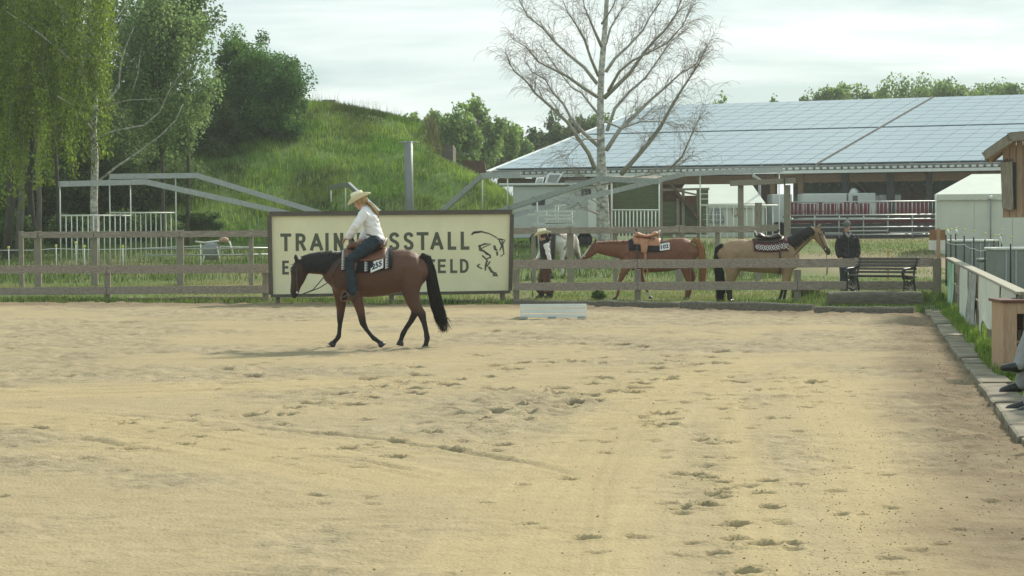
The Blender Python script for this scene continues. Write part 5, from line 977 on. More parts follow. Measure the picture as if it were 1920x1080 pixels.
mat('fur', WH, .58, .2, 12, attr=True, bump=.002, bscale=60, spec=.35); mat('hair', WH, .5, .12, 8, attr=True, spec=.35)
mat('skin', (.56, .31, .23), .5, .06, 9, attr=False); mat('white_shirt', (.80, .79, .81), .8, .05, 5, bump=.012, bscale=11); mat('denim', (.024, .036, .047), .85, .25, 9, bump=.006, bscale=14)
mat('straw', (.80, .76, .56), .7, .12, 30, bump=.002); mat('black_cloth', (.03, .027, .03), .8, .2, 9, bump=.006, bscale=14); mat('grey_trousers', (.27, .27, .265), .8, .15, 12, bump=.006, bscale=14)
mat('shoe_leather', (.015, .015, .016), .3, .2, 9, spec=.5); mat('brown_leather', (.17, .075, .045), .5, .25, 9, bump=.002, spec=.4); mat('tan_leather', (.42, .19, .10), .5, .2, 9, bump=.002, spec=.4); mat('dark_leather', (.06, .045, .04), .4, .25, 9, bump=.002, spec=.5)
mat('chaps_suede', (.10, .055, .042), .85, .2, 9, bump=.004); mat('pad_black', (.02, .02, .024), .9, .2, 12); mat('pad_burgundy', (.085, .028, .035), .9, .2, 12); mat('pad_white', (.6, .58, .54), .85, .08, 9); mat('cap_grey', (.13, .15, .14), .8, .2, 6); mat('silver', (.55, .55, .55), .3, .1, 6, metal=.8); mat('number_ink', (.025, .03, .05), .6, .1, 5)

def strands(name, roots, paths, col, parent, r=.006, matl='hair'):
    m = MB()
    for q in paths: m.tube(q, [r * (1 - .6 * i / (len(q) - 1)) for i in range(len(q))], 4, False)
    o = m.build(name, MT[matl], parent); n_ = len(o.data.vertices); setcol(o.data, np.array(col)[None] * (1 + RNG.normal(0, .4, (n_ // 28 + 2, 1)).repeat(28, 0)[:n_] + RNG.normal(0, .1, (n_, 1))).clip(.35, 2.2)); return o
class Horse: pass
def horse(name, label, Y, conv, tr, colf, manec, tailc, vox=.019, mane_side=-1):
    h = Horse(); xz = lambda zx, zy: conv(zx, zy)
    P3 = lambda zx, zy, dy=0.: Vector((xz(zx, zy)[0], Y + dy, xz(zx, zy)[1])); s = tr['s']
    bx = P3(tr['x0'], tr['g']); h.root = thing(name, (bx.x, Y, 0), label, 'horse'); h.P3 = P3; h.Y = Y
    lat = (0, 1, 0); ch = []
    T = tr['torso']; ch.append(([(P3(x, (a + b) / 2), (b - a) / 2 / s, w) for x, a, b, w in T], lat))
    h.tx = [P3(x, 0).x for x, *_ in T]; h.tz = [P3(0, (a + b) / 2).z for _, a, b, _ in T]; h.th = [(b - a) / 2 / s for _, a, b, _ in T]; h.tw = [w for *_, w in T]
    if h.tx[0] > h.tx[-1]: h.tx, h.tz, h.th, h.tw = (l[::-1] for l in (h.tx, h.tz, h.th, h.tw))
    ch.append(([(P3(x, y), hh, w) for x, y, hh, w in tr['neck']], lat)); ch.append(([(P3(x, y), hh, w) for x, y, hh, w in tr['head']], lat))
    (ex0, ey0), (ex1, ey1) = tr['ear']
    for sg in (-1, 1):
        a, b = P3(ex0, ey0, sg * .055), P3(ex1, ey1, sg * .085); ch.append(([(a, .034, .026), (a.lerp(b, .5), .036, .024), (b, .012, .01)], lat))
    for dy, leg in tr['legs']: ch.append(([(P3(l[0], l[1], dy * (1.0 if i > 1 else .8)), l[2], l[3] if len(l) > 3 else l[2] * .88) for i, l in enumerate(leg)], lat))
    fr, rr_ = (T[1], T[-4]) if T[0][0] > T[-1][0] or tr['head'][0][0] < T[0][0] else (T[-2], T[3])
    for sg in (-1, 1):
        x_, a_, b_, w_ = fr; hh = (b_ - a_); ch.append(([(P3(x_, a_ + hh * .2, sg * w_ * .5), .08, .06), (P3(x_, a_ + hh * .42, sg * w_ * .66), .13, .09), (P3(x_ + (T[2][0] - T[1][0]) * .5, a_ + hh * .78, sg * w_ * .62), .11, .085)], lat))
        x_, a_, b_, w_ = rr_; hh = (b_ - a_); ch.append(([(P3(x_, a_ + hh * .24, sg * w_ * .46), .10, .085), (P3(x_ + (rr_[0] - T[5][0]) * .22, a_ + hh * .42, sg * w_ * .58), .17, .13), (P3(x_ + (rr_[0] - T[5][0]) * .30, a_ + hh * .75, sg * w_ * .55), .15, .11)], lat))
    f_ = (lambda co: colf(co[:, 0] - bx.x, co[:, 1] - Y, co[:, 2], co))
    h.body = organic('body', ch, MT['fur'], h.root, vox, 0, f_, 12)
    # hooves
    for dy, leg in tr['legs']:
        a, b = P3(*leg[-2][:2], dy), P3(*leg[-1][:2], dy); d = (b - a).normalized(); up_ = -d; M = up_.to_track_quat('Z', 'Y').to_matrix(); MB().lathe(b, [(.064, -.055), (.06, -.02), (.05, .02), (.03, .035)], 12, 1.05, .95, M).build('hoof', MT['shoe_leather'] if not tr.get('palehoof') else MT['dark_leather'], h.root)
    # eyes and nostrils
    hx = tr['head']; e0 = P3(*tr['eye'], -.078)
    for sg in (-1, 1): c_ = P3(*tr['eye'], sg * .074); MB().lathe(c_, [(.004, -.02), (.018, -.012), (.022, 0), (.018, .012), (.004, .02)], 8).build('eye', MT['shoe_leather'], h.root)
    # mane
    q = []; mp_ = [(P3(x, y), hh, w) for x, y, hh, w in tr['neck']] ; L_ = len(mp_)
    for k in range(tr.get('nmane', 190)):
        f = RNG.uniform(.05, 1) * (L_ - 1); i = min(int(f), L_ - 2); fr = f - i; c0 = mp_[i][0].lerp(mp_[i + 1][0], fr); hh = mp_[i][1] * (1 - fr) + mp_[i + 1][1] * fr; w_ = mp_[i][2] * (1 - fr) + mp_[i + 1][2] * fr
        t = (mp_[i + 1][0] - mp_[i][0]).normalized(); u = Vector((-t.z, 0, t.x)); u = u if u.z > 0 else -u; ln = RNG.uniform(.55, 1.0) * tr.get('mane_len', 1.5)
        pts = []; 
        for st in range(6):
            th = st / 5 * ln; y_ = -(w_ + .012 + .006 * RNG.random()) * math.sin(min(th, 1.57)) ; z_ = (hh + .012) * math.cos(th); pts.append(c0 + u * z_ + Vector((0, y_ * (1 if mane_side < 0 else -1), 0)) + t * (RNG.normal(0, .006) + .03 * st * tr.get('sweep', 0)) )
        q.append(pts)
    if tr.get('nmane', 190): h.mane = strands('mane', None, q, manec, h.root, .011)
    if tr.get('forelock', True):
        a = P3(*tr['head'][0][:2]); fo = P3(*tr['fore']); strands('forelock', None, [[a + Vector((0, RNG.normal(0, .03), .06)), a.lerp(fo, .5) + Vector((RNG.normal(0, .01), RNG.normal(0, .03), .03)), fo + Vector((RNG.normal(0, .015), RNG.normal(0, .035), RNG.normal(0, .03)))] for _ in range(26)], manec, h.root, .008)
    # tail
    tp_ = [(P3(x, y), r_) for x, y, r_ in tr['tail']]; q = []
    for k in range(420):
        ang = RNG.uniform(0, 6.28); rr = math.sqrt(RNG.random()); cut = len(tp_) - (1 if RNG.random() < .25 else 0); pts = []
        for i, (p, r_) in enumerate(tp_[:cut]):
            d = (tp_[min(i + 1, len(tp_) - 1)][0] - tp_[max(i - 1, 0)][0]).normalized(); n_ = Vector((-d.z, 0, d.x)); pts.append(p + n_ * math.cos(ang) * rr * r_ + Vector((0, math.sin(ang) * rr * r_ * .8, 0)) + Vector((RNG.normal(0, .006), RNG.normal(0, .006), RNG.normal(0, .012) if i else 0)))
        pts[-1] = pts[-1] + Vector((RNG.normal(0, .03), RNG.normal(0, .02), RNG.uniform(-.08, .14))); q.append(pts)
    strands('tail', None, q, tailc, h.root, .0055)
    return h
def surf(h, x, th, off): i = lambda a: float(np.interp(x, h.tx, a)); return Vector((x, h.Y - (i(h.tw) + off) * math.sin(th), i(h.tz) + (i(h.th) + off) * math.cos(th)))
def wrap(h, x0, x1, tlo, thi, off, thick, nx=10, nt_=14, xf=None):       # a sheet that lies on the barrel
    V = []; xf = xf or (lambda u, v: x0 + (x1 - x0) * u)
    for lay in (off, off + thick):
        for j in range(nt_ + 1):
            for i in range(nx + 1): u, v = i / nx, j / nt_; V.append(surf(h, xf(u, tlo + (thi - tlo) * v), tlo + (thi - tlo) * v, lay))
    n1_ = (nx + 1) * (nt_ + 1); Fs = [(j * (nx + 1) + i, j * (nx + 1) + i + 1, (j + 1) * (nx + 1) + i + 1, (j + 1) * (nx + 1) + i) for j in range(nt_) for i in range(nx)]; Fs += [tuple(n1_ + q for q in reversed(f)) for f in Fs]
    ring = [i for i in range(nx + 1)] + [j * (nx + 1) + nx for j in range(1, nt_ + 1)] + [nt_ * (nx + 1) + i for i in range(nx - 1, -1, -1)] + [j * (nx + 1) for j in range(nt_ - 1, 0, -1)]
    Fs += [(ring[k], ring[(k + 1) % len(ring)], ring[(k + 1) % len(ring)] + n1_, ring[k] + n1_) for k in range(len(ring))]
    m = MB(); m.add(V, Fs, True); return m
def western_saddle(h, xc, hd, label, leather, padm, plate=None, pattern='zigzag', fender=True, dark='dark_leather', edge=True, stirrup_z=.62, pad_th=1.12, fx=-.02, px_=(.42, -.40), foot=None, sk_th=.95):
    # hd: -1 the horse looks left, +1 right; x along the horse
    f = lambda d: xc + hd * d; s = thing('western_saddle', surf(h, xc, 0, 0), label, 'saddle'); tz = surf(h, xc, 0, 0).z
    pd = wrap(h, f(px_[0]), f(px_[1]), -pad_th, pad_th, .012, .022).build('saddle_pad', MT[padm], s)
    if pattern == 'zigzag':
        for xx, sg in ((a_, b_) for a_ in (px_[0] - .02, -.02, px_[1] + .1) for b_ in (-1, 1)):
            m = MB()
            for k in range(17):
                if 1:
                    a0 = sg * (.18 + k * .072); a1 = sg * (.18 + k * .072 + .055); m.add([surf(h, f(xx), a0, .037), surf(h, f(xx), a1, .037), surf(h, f(xx - .05), (a0 + a1) / 2, .037)], [(0, 1, 2)]); m.add([surf(h, f(xx + .008), a0 - sg * .01, .0372), surf(h, f(xx + .008), a1 + sg * .01, .0372), surf(h, f(xx), a1 + sg * .01, .0372), surf(h, f(xx), a0 - sg * .01, .0372)], [(0, 1, 2, 3)])
            m.build('pad_trim', MT['pad_white'], pd)
    elif pattern == 'diamond':
        for k, sg in ((a_, b_) for a_ in range(8) for b_ in (-1, 1)):
            xx = .36 - k * .098; m = MB()
            if 1:
                for r_, ins in ((.20, 0),):
                    c0 = sg * .98
                    P = [(xx, c0 - .17 * sg), (xx + .045, c0), (xx, c0 + .17 * sg), (xx - .045, c0)]; Q = [(xx, c0 - .09 * sg), (xx + .022, c0), (xx, c0 + .09 * sg), (xx - .022, c0)]
                    V = [surf(h, f(a), b, .037) for a, b in P + Q]; m.add(V, [(i, (i + 1) % 4, 4 + (i + 1) % 4, 4 + i) for i in range(4)])
                for yo in (-.15, .15): V = [surf(h, f(xx + .049 + dx), sg * .98 + yo + dt, .0372) for dx, dt in ((-.018, 0), (0, -.06), (.018, 0), (0, .06))]; m.add(V, [(0, 1, 2, 3)])
            m.build('pad_trim', MT['pad_white'], pd)
    sk = wrap(h, f(.30), f(-.34), -sk_th, sk_th, .04, .014, xf=lambda u, v: f(.30 - .64 * u) + hd * (.04 if u < .5 else -.03) * (1 - abs(v) / sk_th)).build('skirt', MT[leather], s)
    zt = tz + .05
    ch = [(Vector((f(.26), h.Y, zt + .03)), .05, .10), (Vector((f(.20), h.Y, zt + .09)), .075, .15), (Vector((f(.12), h.Y, zt + .06)), .06, .15), (Vector((f(.0), h.Y, zt + .035)), .045, .17), (Vector((f(-.14), h.Y, zt + .05)), .05, .19), (Vector((f(-.23), h.Y, zt + .09)), .07, .19), (Vector((f(-.27), h.Y, zt + .10)), .07, .17)]
    organic('seat', [(ch, (0, 1, 0))], MT[leather], s, .014)
    m = MB(); N_ = 15; V = []
    for i in range(N_):
        a = math.pi * (i / (N_ - 1)); y_ = -.20 * math.cos(a); lift = .10 * math.sin(a) ** .8; V += [Vector((f(-.25), h.Y + y_, zt + .05)), Vector((f(-.31 - .03 * math.sin(a)), h.Y + y_, zt + .08 + lift)), Vector((f(-.335 - .03 * math.sin(a)), h.Y + y_, zt + .075 + lift)), Vector((f(-.30), h.Y + y_, zt + .04))]
    m.add(V, [(i * 4 + k, i * 4 + (k + 1) % 4, i * 4 + 4 + (k + 1) % 4, i * 4 + 4 + k) for i in range(N_ - 1) for k in range(4)] + [(3, 2, 1, 0), tuple((N_ - 1) * 4 + k for k in range(4))], True); m.build('cantle', MT[leather], s)
    MB().tube([(f(-.32 - .03 * math.sin(a)), h.Y - .2 * math.cos(a), zt + .085 + .10 * math.sin(a) ** .8) for a in np.linspace(0, math.pi, 13)], .014, 6).build('cantle_roll', MT['pad_white' if edge else dark], s)
    hn = MB(); hn.tube([(f(.19), h.Y, zt + .13), (f(.21), h.Y, zt + .20)], [.035, .024], 10); hn.lathe((f(.215), h.Y, zt + .215), [(.02, -.015), (.045, -.005), (.045, .012), (.02, .02)], 12); hn.build('horn', MT[dark], s)
    for sg in (-1, 1):
        if fender:
            m = wrap(h, f(.10), f(-.12), sg * .35, sg * 1.42, .06, .012, 6, 12, xf=lambda u, v: f(fx + (.14 - .05 * abs(v)) * (1 - 2 * u) + .02 * abs(v))); fo = m.build('fender', MT[leather], s)
            bot = surf(h, f(fx), sg * 1.40, .08); zs_ = stirrup_z
            m = MB(); m.beam(bot, (bot.x, bot.y - sg * .02, zs_ + .14), .014, .06, (1, 0, 0)); m.build('stirrup_leather', MT[leather], fo)
            c_ = Vector((bot.x, bot.y - sg * .02, zs_)); c_ = Vector((foot[0], h.Y - sg * foot[1], foot[2])) if foot else c_; m = MB(); loop = [c_ + Vector((dx * .9, dy * 0, dz)) for dx, dy, dz in ((-.065, 0, 0), (-.06, 0, .09), (-.02, 0, .15), (.02, 0, .15), (.06, 0, .09), (.065, 0, 0), (-.065, 0, 0))]
            for a, b in zip(loop[:-1], loop[1:]): m.beam(a, b, .02, .13 if foot else .07, (0, 1, 0))
            m.build('stirrup', MT[leather], fo)
    MB().tube([surf(h, f(.22), t_, .02) for t_ in np.linspace(.5, 2 * math.pi - .5, 26)], .022, 6).build('cinch', MT['pad_white' if pattern == 'zigzag' else dark], s)
    if plate:
        num, (dx0, dx1), (t0, t1), slant = plate; c = [surf(h, f(dx0), t0, .05), surf(h, f(dx1), t0, .05), surf(h, f(dx1), t1, .05), surf(h, f(dx0), t1, .05)]
        if hd > 0: c = [c[1], c[0], c[3], c[2]]
        for q in (c[0], c[3]): q.z -= slant
        nrm = (c[1] - c[0]).cross(c[3] - c[0]).normalized(); nrm = nrm if nrm.y < 0 else -nrm
        po = MB().prism(c, nrm * .006).build('number_plate', MT['paper'], s); of = nrm * .009
        u = c[1] - c[0]; v = c[0] - c[3]; p0 = c[3] + u * .1 + v * .2 + of; text_mesh('number', num, p0, p0 + u * .8, v * .6, MT['number_ink'], po, .04)
    return s
def bridle(h, label, noseband, brow, cheek, reins, matl='dark_leather', w=.085, group=None):
    t = thing('bridle', h.P3(*noseband), label, 'bridle', group); m = MB()
    for ring_, rad in ((noseband, w * .85), (brow, w + .015)): pass
    for sg in (-1, 1):
        m2 = MB(); m2.beam(h.P3(*brow, sg * (w + .012)), h.P3(*noseband, sg * (w * .78)), .012, .024, (1, 0, 0)); m2.build('cheek_strap', MT[matl], t)
        if cheek: MB().lathe(h.P3(*noseband, sg * (w * .8)), [(.004, -.006), (.02, -.005), (.02, .005), (.004, .006)], 10, M=Matrix.Rotation(R(90), 3, 'X')).build('bit_ring', MT['silver'], t)
    for pts in reins: MB().tube([Vector(p) for p in pts], .009, 5).build('rein', MT[matl], t)
    a = h.P3(*brow); MB().tube([h.P3(brow[0], brow[1], y_) for y_ in (-w - .01, w + .01)], .012, 5).build('brow_band', MT[matl], t)
    return t

# ------------------------------------------------------------------ the bay horse jogging across the arena
YH = 34.2; SH = F / YH
def c4(zx, zy): p = W(520 + zx / 5.144, 460 + zy / 5.144, YH); return (p.x, p.z)
GZH = c4(0, 972)[1]; 
def c4n(zx, zy): x, z = c4(zx, zy); return (x, z - GZH)
S4 = 5.144 * SH
bay = dict(s=S4, x0=900, g=972, torso=[(520, 150, 370, .16), (580, 85, 455, .22), (650, 48, 480, .245), (760, 64, 490, .27), (880, 72, 492, .29), (1000, 56, 480, .30), (1100, 36, 458, .30), (1200, 24, 440, .29), (1290, 30, 425, .27), (1360, 55, 395, .22), (1402, 95, 335, .13)],
    neck=[(630, 205, .25, .13), (530, 170, .205, .115), (430, 165, .178, .10), (330, 170, .158, .09), (245, 180, .125, .085)],
    head=[(212, 160, .095, .075), (214, 235, .15, .088), (198, 315, .118, .072), (176, 385, .085, .055), (165, 440, .078, .05), (163, 480, .052, .045)], ear=((190, 140), (172, 70)), eye=(165, 245), fore=(140, 215),
    legs=[(.15, [(600, 400, .14, .09), (606, 500, .105, .075), (606, 590, .078, .058), (600, 680, .06, .052), (596, 755, .041, .036), (590, 835, .038, .034), (583, 875, .046, .042), (562, 903, .04, .036), (540, 925, .045, .042), (530, 938, .04, .04)]),
          (-.16, [(680, 330, .16, .1), (735, 430, .135, .095), (785, 530, .09, .072), (812, 630, .07, .056), (833, 735, .058, .05), (868, 795, .04, .035), (912, 850, .038, .034), (938, 878, .047, .042), (968, 896, .04, .036), (992, 916, .042, .04), (1004, 930, .04, .04)]),
          (-.16, [(1285, 230, .23, .13), (1288, 340, .205, .14), (1292, 440, .145, .105), (1316, 530, .108, .078), (1358, 600, .085, .062), (1396, 645, .075, .055), (1417, 720, .05, .042), (1436, 800, .043, .038), (1450, 880, .05, .044), (1441, 922, .041, .037), (1433, 950, .048, .045), (1430, 962, .045, .045)]),
          (.16, [(1285, 260, .2, .13), (1275, 440, .14, .1), (1300, 540, .105, .075), (1330, 635, .072, .054), (1285, 722, .05, .041), (1235, 795, .043, .038), (1206, 848, .049, .043), (1193, 885, .04, .036), (1186, 912, .045, .042), (1183, 926, .042, .042)])],
    tail=[(1385, 85, .045), (1440, 120, .075), (1478, 250, .085), (1505, 420, .095), (1540, 580, .10), (1580, 700, .095), (1615, 785, .075)], nmane=620, mane_len=2.5)
def bay_col(x, y, z, co):
    n_ = fbm(co[:, 0] * 1.0, co[:, 2], .35, 201); c = np.array([.10, .045, .027])[None] * (.8 + .45 * n_)[:, None]; dk = np.array([.016, .013, .012])
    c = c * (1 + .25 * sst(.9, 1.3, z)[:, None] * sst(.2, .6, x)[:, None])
    k = sst(.66, .46, z) * (x > -.9); legs_front = sst(.60, .40, z) * (x < .1); k = np.maximum(k * (x > .1), legs_front)
    hd = sst(-.88, -1.02, x) * (.75 + .2 * sst(.9, .75, z)); muz = sst(1.0, .86, z) * (x < -1.0); nk = sst(-.42, -.6, x) * sst(1.18, 1.4, z) * .9
    k = np.clip(np.maximum.reduce([k, hd * .78, muz, nk]), 0, 1)[:, None]; return c * (1 - k) + dk[None] * k
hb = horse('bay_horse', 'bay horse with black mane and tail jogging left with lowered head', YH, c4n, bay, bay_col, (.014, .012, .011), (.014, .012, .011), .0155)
P = hb.P3
xs_b = P(860, 0).x
western_saddle(hb, P(845, 0).x, -1, 'brown western saddle on black pad with zigzag trim and number 255, on bay horse', 'brown_leather', 'pad_black', ('255', (-.11, -.31), (.90, 1.34), .05), 'zigzag', True, 'dark_leather', True, .74, 1.42, .17, (.37, -.45), (P(668, 0).x, .40, P(0, 515).z))
R1 = [(P(218, 468).x, YH - .05, P(218, 468).z), (P(300, 440).x, YH - .1, P(0, 440).z), (P(420, 395).x, YH - .2, P(0, 395).z), (P(500, 345).x, YH - .26, P(0, 345).z), (P(590, 180).x, YH - .24, P(0, 180).z), (P(690, 60).x, YH - .12, P(0, 60).z), (P(735, -20).x, YH - .04, P(0, -20).z)]
R2 = [(P(218, 468).x, YH + .05, P(218, 468).z), (P(340, 420).x, YH + .06, P(0, 420).z), (P(440, 300).x, YH + .14, P(0, 300).z), (P(560, 120).x, YH + .16, P(0, 120).z), (P(735, -20).x, YH + .02, P(0, -20).z)]
bridle(hb, 'thin dark bridle with reins on the lowered head of bay horse', (195, 440), (190, 210), True, [R1, R2])

# ------------------------------------------------------------------ people
def mkhand(ch, w, d, up_, side, scale=1., curl=.6):
    w, d, up_ = Vector(w), Vector(d).normalized(), Vector(up_); lt = d.cross(up_).normalized(); up_ = lt.cross(d).normalized(); k = scale
    ch.append(([(w, .022 * k, .026 * k), (w + d * .045 * k, .016 * k, .040 * k), (w + d * .085 * k, .014 * k, .042 * k)], lt))
    for i, (o, ln) in enumerate(((-.031, .062), (-.0105, .074), (.0105, .07), (.031, .055))):
        b = w + d * .085 * k + lt * o * k; d1 = (d - up_ * curl * .5).normalized(); d2 = (d - up_ * curl * 1.5).normalized(); p1 = b + d1 * ln * .5 * k; p2 = p1 + d2 * ln * .5 * k; ch.append(([(b, .0095 * k), (p1, .009 * k), (p2, .0075 * k)], lt))
    b = w + d * .03 * k + lt * side * .03 * k; p1 = b + (d * .6 + lt * side * .8).normalized() * .035 * k; p2 = p1 + (d * .9 + lt * side * .2 - up_ * .4).normalized() * .03 * k; ch.append(([(b, .0115 * k), (p1, .010 * k), (p2, .0085 * k)], lt))
def person(name, loc, label, J, fwd, lat, vox=.009, skin='skin', top=None, legs=None, shoe=None, sleeves=True, top_inf=.014, vest=None, chaps=None, group=None, sc=1., look=None, legw=1.):
    t = thing(name, loc, label, 'person', group); fwd = Vector(fwd).normalized(); lat = Vector(lat).normalized(); V_ = {k: Vector(v) for k, v in J.items()}; look = Vector(look).normalized() if look else fwd
    pel, wai, che, nk, hd = V_['pelvis'], V_['waist'], V_['chest'], V_['neck'], V_['head']
    tor = [(pel + (pel - wai).normalized() * .06, .10 * sc, .14 * sc), (pel, .125 * sc, .165 * sc), (wai, .10 * sc, .14 * sc), (wai.lerp(che, .5), .11 * sc, .15 * sc), (che, .115 * sc, .165 * sc), (che.lerp(nk, .62), .075 * sc, .14 * sc), (nk, .052 * sc, .06 * sc)]
    up_ = (hd - nk).normalized(); hl = look.cross(up_).normalized(); lk = up_.cross(hl).normalized()
    H0 = lambda a, b: hd + up_ * a + lk * b
    head = [(nk, .05, .052), (H0(-.115, -.005), .05, .052), (H0(-.085, .018), .078, .058), (H0(-.03, .01), .094, .07), (H0(.03, .002), .10, .076), (H0(.08, -.005), .085, .068), (H0(.105, -.008), .05, .042)]
    ch_arm = {}; body = [(tor, lat), (head, hl), ([(H0(.0, .095), .010, .012), (H0(-.03, .118), .015, .017), (H0(-.042, .10), .012, .016)], hl), ([(H0(-.095, .075), .016, .025), (H0(-.10, .09), .012, .018)], hl), ([(H0(-.068, .09), .008, .024), (H0(-.07, .098), .007, .02)], hl)]
    for sg in (-1, 1): body.append(([(H0(.02, -.01) + hl * sg * .078, .022, .008), (H0(-.03, 0) + hl * sg * .078, .016, .008)], hl))
    A_, L_, Sh_ = [], [], []
    for sd, sg in (('L', -1), ('R', 1)):
        if 'sh' + sd in V_:
            a, b, c = V_['sh' + sd], V_['el' + sd], V_['wr' + sd]; arm_ = [(a.lerp(che, .25), .07 * sc, .07 * sc), (a, .064 * sc), (a.lerp(b, .5), .050 * sc), (b, .041 * sc), (b.lerp(c, .4), .041 * sc), (c, .028 * sc)]; A_.append((arm_, lat)); body.append((arm_, lat))
            d = V_.get('hd' + sd, c + (c - b)) - c; mkhand(body, c, d, (0, 0, 1) if abs(d.normalized().z) < .8 else fwd * 1.0, -sg, 1.05)
        a, b, c, e_ = V_['hp' + sd], V_['kn' + sd], V_['an' + sd], V_['to' + sd]
        leg = [(a.lerp(pel, .3), .11 * sc, .11 * sc), (a, .10 * sc), (a.lerp(b, .5), .083 * sc), (b, .062 * sc), (b.lerp(c, .35), .06 * sc), (c, .042 * sc)]; L_.append((leg, lat)); body.append((leg, lat))
        ft = [(c - (e_ - c).normalized() * .045 + Vector((0, 0, -.01)), .045, .036), (c + Vector((0, 0, -.02)), .055, .04), (c.lerp(e_, .5), .042, .042), (e_, .030, .038)]; Sh_.append(([(c + (b - c).normalized() * .16, .052, .052), (c + (b - c).normalized() * .05, .048, .046), (c, .05, .045)], lat)); Sh_.append((ft, lat)); body.append((ft, lat))
    organic('body', body, MT[skin], t, vox, 0, None, 3)
    for sg in (-1, 1): MB().lathe(H0(.012, .086) + hl * sg * .032, [(.002, -.008), (.01, 0), (.002, .008)], 6).build('eye', MT['shoe_leather'], t)
    if legs: organic('trousers', [([(p, h, w) for p, h, w in tor[:3]], lat)] + [([(q[0], q[1] * legw, (q[2] if len(q) > 2 else q[1]) * legw) for q in l[0][:-1]] + [(l[0][-1][0], .058 * sc * legw, .058 * sc * legw)], lat) for l in L_], MT[legs], t, vox, .014, wr=.010)
    if shoe:
        for k_ in (0, 2): organic('shoe', Sh_[k_:k_ + 2], MT[shoe], t, vox, .010, None, 3)
    if top: organic('shirt', [(tor[1:-1] + [(che.lerp(nk, .8), .062 * sc, .085 * sc)], lat)] + ([(a[0], lat) for a in A_] if sleeves else []), MT[top], t, vox, top_inf, wr=.016)
    if vest: organic('vest', [(tor[1:-1], lat)], MT[vest], t, vox, top_inf + .016, wr=.010)
    if chaps: organic('chaps', [([(q[0], q[1] * 1.2, (q[2] if len(q) > 2 else q[1]) * 1.3) for q in l[0][1:5]] + [(l[0][4][0].lerp(l[0][5][0], .5), .12, .1)], lat) for l in L_], MT[chaps], t, vox, .02, wr=.014)
    t['hp'] = 0; del t['hp']; return t, H0, up_, hl, lk
def cowboy_hat(parent, H0, up_, hl, lk, matl, s=1.0, zoff=.05):
    M = Matrix((lk, hl, up_)).transposed(); c = H0(zoff, 0); n_ = 28; rings = []; V = []
    for r, z, cur in ((.095, 0, 0), (.14, .0, .25), (.19, .012, 1), (.2, .016, 1.1), (.19, .004, 1), (.14, -.012, .25), (.09, -.012, 0)):
        for k in range(n_): a = 2 * math.pi * k / n_; V.append(c + M @ Vector((math.cos(a) * r * 1.06 * s, math.sin(a) * r * .92 * s, (z + .055 * cur * abs(math.sin(a)) ** 2 - .02 * cur * abs(math.cos(a)) ** 2) * s)))
    m = MB(); m.add(V, [(i * n_ + k, i * n_ + (k + 1) % n_, (i + 1) * n_ + (k + 1) % n_, (i + 1) * n_ + k) for i in range(6) for k in range(n_)], True)
    V = []
    for r, z in ((.094, -.008), (.096, .03), (.092, .08), (.084, .115), (.06, .122), (.02, .105)):
        for k in range(n_): a = 2 * math.pi * k / n_; V.append(c + M @ Vector((math.cos(a) * r * 1.12 * s, math.sin(a) * r * .9 * s, (z + .01 * math.cos(a) * (z > .1)) * s)))
    m.add(V, [(i * n_ + k, i * n_ + (k + 1) % n_, (i + 1) * n_ + (k + 1) % n_, (i + 1) * n_ + k) for i in range(5) for k in range(n_)] + [tuple(5 * n_ + k for k in range(n_))], True)
    o = m.build('straw_hat', MT[matl], parent)
    b = MB(); V = [c + M @ Vector((math.cos(2 * math.pi * k / n_) * .1 * 1.12 * s, math.sin(2 * math.pi * k / n_) * .1 * .9 * s, z_ * s)) for z_ in (.004, .026) for k in range(n_)]; b.add(V, [(k, (k + 1) % n_, n_ + (k + 1) % n_, n_ + k) for k in range(n_)], True); b.build('hat_band', MT['straw'], o)
def p3(zx, zy, dy): p = W(500 + zx / 5.333, 340 + zy / 5.333, YH); return (p.x, YH + dy, p.z - GZH)
def q4(zx, zy, dy): x, z = c4n(zx, zy); return (x, YH + dy, z)
rid, H0, up_, hl, lk = person('person', (P(845, 0).x, YH, .0), 'rider in white shirt, jeans and straw cowboy hat on the bay horse', dict(pelvis=p3(1090, 575, 0), waist=p3(1072, 500, 0), chest=p3(1025, 360, 0), neck=p3(972, 248, 0), head=p3(938, 185, 0),
    shL=p3(985, 305, -.165), elL=p3(905, 435, -.24), wrL=p3(825, 540, -.12), hdL=p3(770, 580, -.08), shR=p3(975, 300, .165), elR=p3(1000, 450, .24), wrR=p3(945, 560, .06), hdR=p3(905, 590, .0),
    hpL=p3(1085, 590, -.12), knL=q4(712, 125, -.36), anL=q4(742, 440, -.37), toL=q4(640, 482, -.39), hpR=p3(1085, 590, .12), knR=q4(712, 125, .36), anR=q4(742, 440, .37), toR=q4(640, 482, .38)), (-1, 0, 0), (0, 1, 0), .0105, 'skin', 'white_shirt', 'denim', 'dark_leather', sc=1.02, look=(-1, 0, -.12), legw=1.08, top_inf=.028)
cowboy_hat(rid, H0, up_, hl, lk, 'straw', 1.0)
cap_h = MB(); 
def hair(parent, H0, hl, lk, col, tail=None, n_=140, sp=.72):
    q = []
    for k in range(n_):
        a = RNG.uniform(-sp, sp) * math.pi; d0 = -lk * math.cos(a) * .1 + hl * math.sin(a) * .08; q.append([H0(.07, 0) + d0 * .9, H0(.0, -.01) + d0 * 1.05, H0(-.05, -.012) + d0 * .98 + Vector((0, 0, RNG.normal(0, .01)))])
    if tail:
        for k in range(90): j = [Vector((RNG.normal(0, .018), RNG.normal(0, .02), RNG.normal(0, .012))) for _ in range(2)]; q.append([Vector(tail[0]) + j[0] * .5, Vector(tail[1]) + j[0], Vector(tail[2]) + j[0] * 1.2, Vector(tail[3]) + j[1] * .6])
    return strands('hair', None, q, col, parent, .008)
